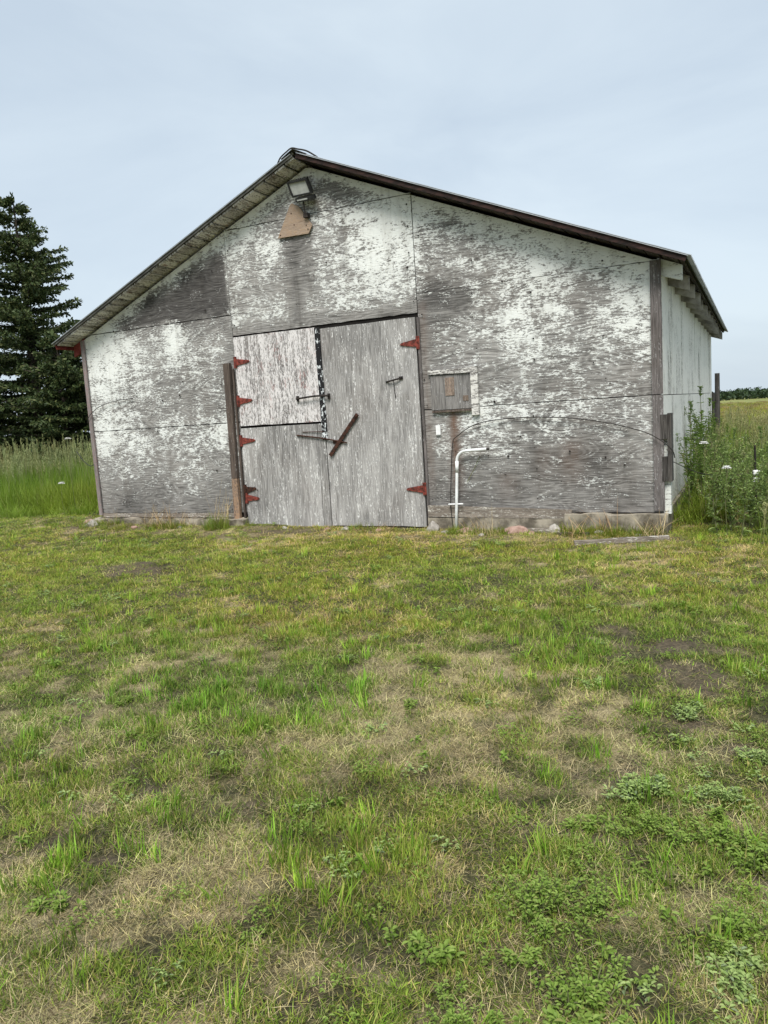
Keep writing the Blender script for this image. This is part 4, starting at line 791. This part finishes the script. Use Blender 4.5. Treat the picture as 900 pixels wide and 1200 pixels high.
# ---------------------------------------------------------------- tall weeds by the side wall and the fence post
def tall_weed(seed, h, n_side, lf, mat, spread=.25, tip=True):
    r = random.Random(seed); st = MB(); lv = MB()
    def shoot(b, top, rad, n, l0):
        mid = b.lerp(top, .5)+Vector((r.uniform(-.03, .03), r.uniform(-.03, .03), 0)); pts = curve_pts([b, mid, top], 4); st.tube(pts, [rad*(1-.7*i/(len(pts)-1)) for i in range(len(pts))], 5, False)
        for k in range(n):
            f = (k+.5)/n; p = pts[min(len(pts)-1, int(f*len(pts)))].lerp(pts[min(len(pts)-1, int(f*len(pts))+1)], r.random()); az = r.uniform(0, 6.283)
            d = Vector((math.cos(az), math.sin(az), r.uniform(.05, .9))); L_ = l0*(1-.65*f)*r.uniform(.7, 1.25); leaf(lv, p, d, Vector((0, 0, 1)), L_, L_*r.uniform(.26, .4))
        if tip:
            for k in range(int(12+20*n/40)):
                p = top-Vector((0, 0, r.uniform(-.01, .10))); az = r.uniform(0, 6.283); leaf(lv, p, Vector((math.cos(az), math.sin(az), .9)), Vector((0, 0, 1)), l0*.28, l0*.13)
    top = Vector((r.uniform(-.06, .06), r.uniform(-.06, .06), h)); shoot(Vector((0, 0, -.02)), top, .009, int(h*48), lf)
    for i in range(n_side):
        f = r.uniform(.12, .75); az = r.uniform(0, 6.283); b = Vector((0, 0, 0)).lerp(top, f); ln = h*(1-f)*r.uniform(.5, .9); shoot(b, b+Vector((math.cos(az)*spread*ln*1.6, math.sin(az)*spread*ln*1.6, ln)), .005, int(ln*55)+6, lf*.75)
    return st.mesh('stem', M['stem']), lv.mesh('leaves', mat)
TW = [tall_weed(11, 1.25, 6, .10, M['weed_green']), tall_weed(12, 1.0, 7, .10, M['weed_green']), tall_weed(13, .8, 8, .10, M['weed_blue'], .4), tall_weed(14, .6, 8, .09, M['weed_blue'], .5)]
def put_weed(k, x, y, label, group, sc_=1.0):
    t = thing('tall_weed', label, 'weed', (x, y, float(gz(x, y))), random.uniform(0, 6), group); t.scale = (sc_,)*3; link('stem', TW[k][0], t); link('leaves', TW[k][1], t)
for k, x, y, s_ in ((0, 4.18, 2.6, 1.18), (0, 4.12, 1.5, 1.02), (1, 4.20, 2.0, 1.0), (0, 4.24, 3.6, 1.05), (1, 4.15, 3.0, 1.15), (0, 4.22, 4.8, 1.0), (1, 4.14, .8, .9), (1, 4.26, 1.1, .8)):
    put_weed(k, x, y, *{1.18: ('tallest dark green weed standing against the white side wall', None), .9: ('dark green weed next to the corner cleat that carries the wire', None)}.get(s_, ('tall dark green weed growing close against the white side wall', 'dark weeds along the side wall')), s_)
for k, x, y, s_ in ((2, 4.60, .10, 1.0), (2, 4.78, .22, .9), (3, 4.48, -.05, 1.0), (3, 4.70, -.22, 1.0), (2, 4.90, .35, 1.05), (3, 4.95, -.05, 1.0), (3, 4.62, .45, 1.2), (2, 5.15, .2, .9), (3, 4.40, .45, 1.1), (2, 4.45, .95, 1.15), (2, 4.62, 1.3, 1.2), (2, 4.38, 1.7, 1.2), (2, 4.85, 1.5, 1.2), (3, 5.3, -.15, 1.1), (2, 5.1, .9, 1.1)):
    put_weed(k, x, y, *{1.05: ('bushy grey green weed pressed against the foot of the thin black post', None)}.get(s_, ('bushy grey green weed growing round the thin black post', 'grey green weeds by the fence post')), s_)
def flower(x, y, h, label, group, r_=.035):
    t = thing('white_flower', label, 'flower', (x, y, float(gz(x, y))), random.uniform(0, 6), group); MB().tube([(0, 0, 0), (.02, .0, h*.5), (0, 0, h)], .003, 4).build('stem', M['stem'], t)
    m = MB()
    for j in range(12):
        a = j*math.pi/6; d = Vector((math.cos(a), math.sin(a), .25)); leaf(m, Vector((0, 0, h)), d, Vector((0, 0, 1)), r_, r_*.5)
    for j in range(8):
        a = j*math.pi/4+.2; d = Vector((math.cos(a), math.sin(a), .9)); leaf(m, Vector((0, 0, h)), d, Vector((0, 0, 1)), r_*.9, r_*.5)
    m.build('petals', M['petal'], t)
flower(4.32, .6, .87, 'white flower head before the white side wall among dark weeds', None, .055)
flower(4.57, -.2, .68, 'white flower head between the side wall weeds and the black post', None, .05)
flower(-5.17, .6, 1.24, 'white flower rising above the slack wire in tall grass', None, .06)
flower(-5.09, .30, .52, 'low white flower at the front of the tall bright grass', None, .06)

# ---------------------------------------------------------------- far wood on the horizon
fv = []; rr = np.random.default_rng(3)
az0 = math.atan2(F2[1], F2[0]); nt = 800
for i in range(nt):
    a = az0+rr.uniform(-.75, .75); dist = rr.uniform(320, 350); cx_, cy_ = CAM[0]+math.cos(a)*dist, CAM[1]+math.sin(a)*dist; zb_ = float(gz(cx_, cy_)); H_ = rr.uniform(3.2, 4.4); m = 60
    p = rr.normal(size=(m, 3)); p /= np.linalg.norm(p, axis=1, keepdims=True); p *= rr.uniform(.4, 1, m)[:, None]
    c = np.stack([cx_+p[:, 0]*3.6, cy_+p[:, 1]*3.6, zb_+H_*.5+p[:, 2]*H_*.52], -1); e1 = rr.normal(size=(m, 3)); e2 = rr.normal(size=(m, 3)); s_ = rr.uniform(.35, .7, m)[:, None]
    e1 *= s_/np.linalg.norm(e1, axis=1, keepdims=True); e2 *= s_/np.linalg.norm(e2, axis=1, keepdims=True); fv.append(np.stack([c-e1, c+e2, c+e1, c-e2], 1))
Q = np.concatenate(fv); me = bpy.data.meshes.new('far_wood'); me.from_pydata(Q.reshape(-1, 3).tolist(), [], np.arange(len(Q)*4).reshape(-1, 4).tolist()); me.materials.append(M['far_leaf'])
link('far_wood', me, kind='stuff', label='dark wood along the horizon beyond the yellow field', category='wood')
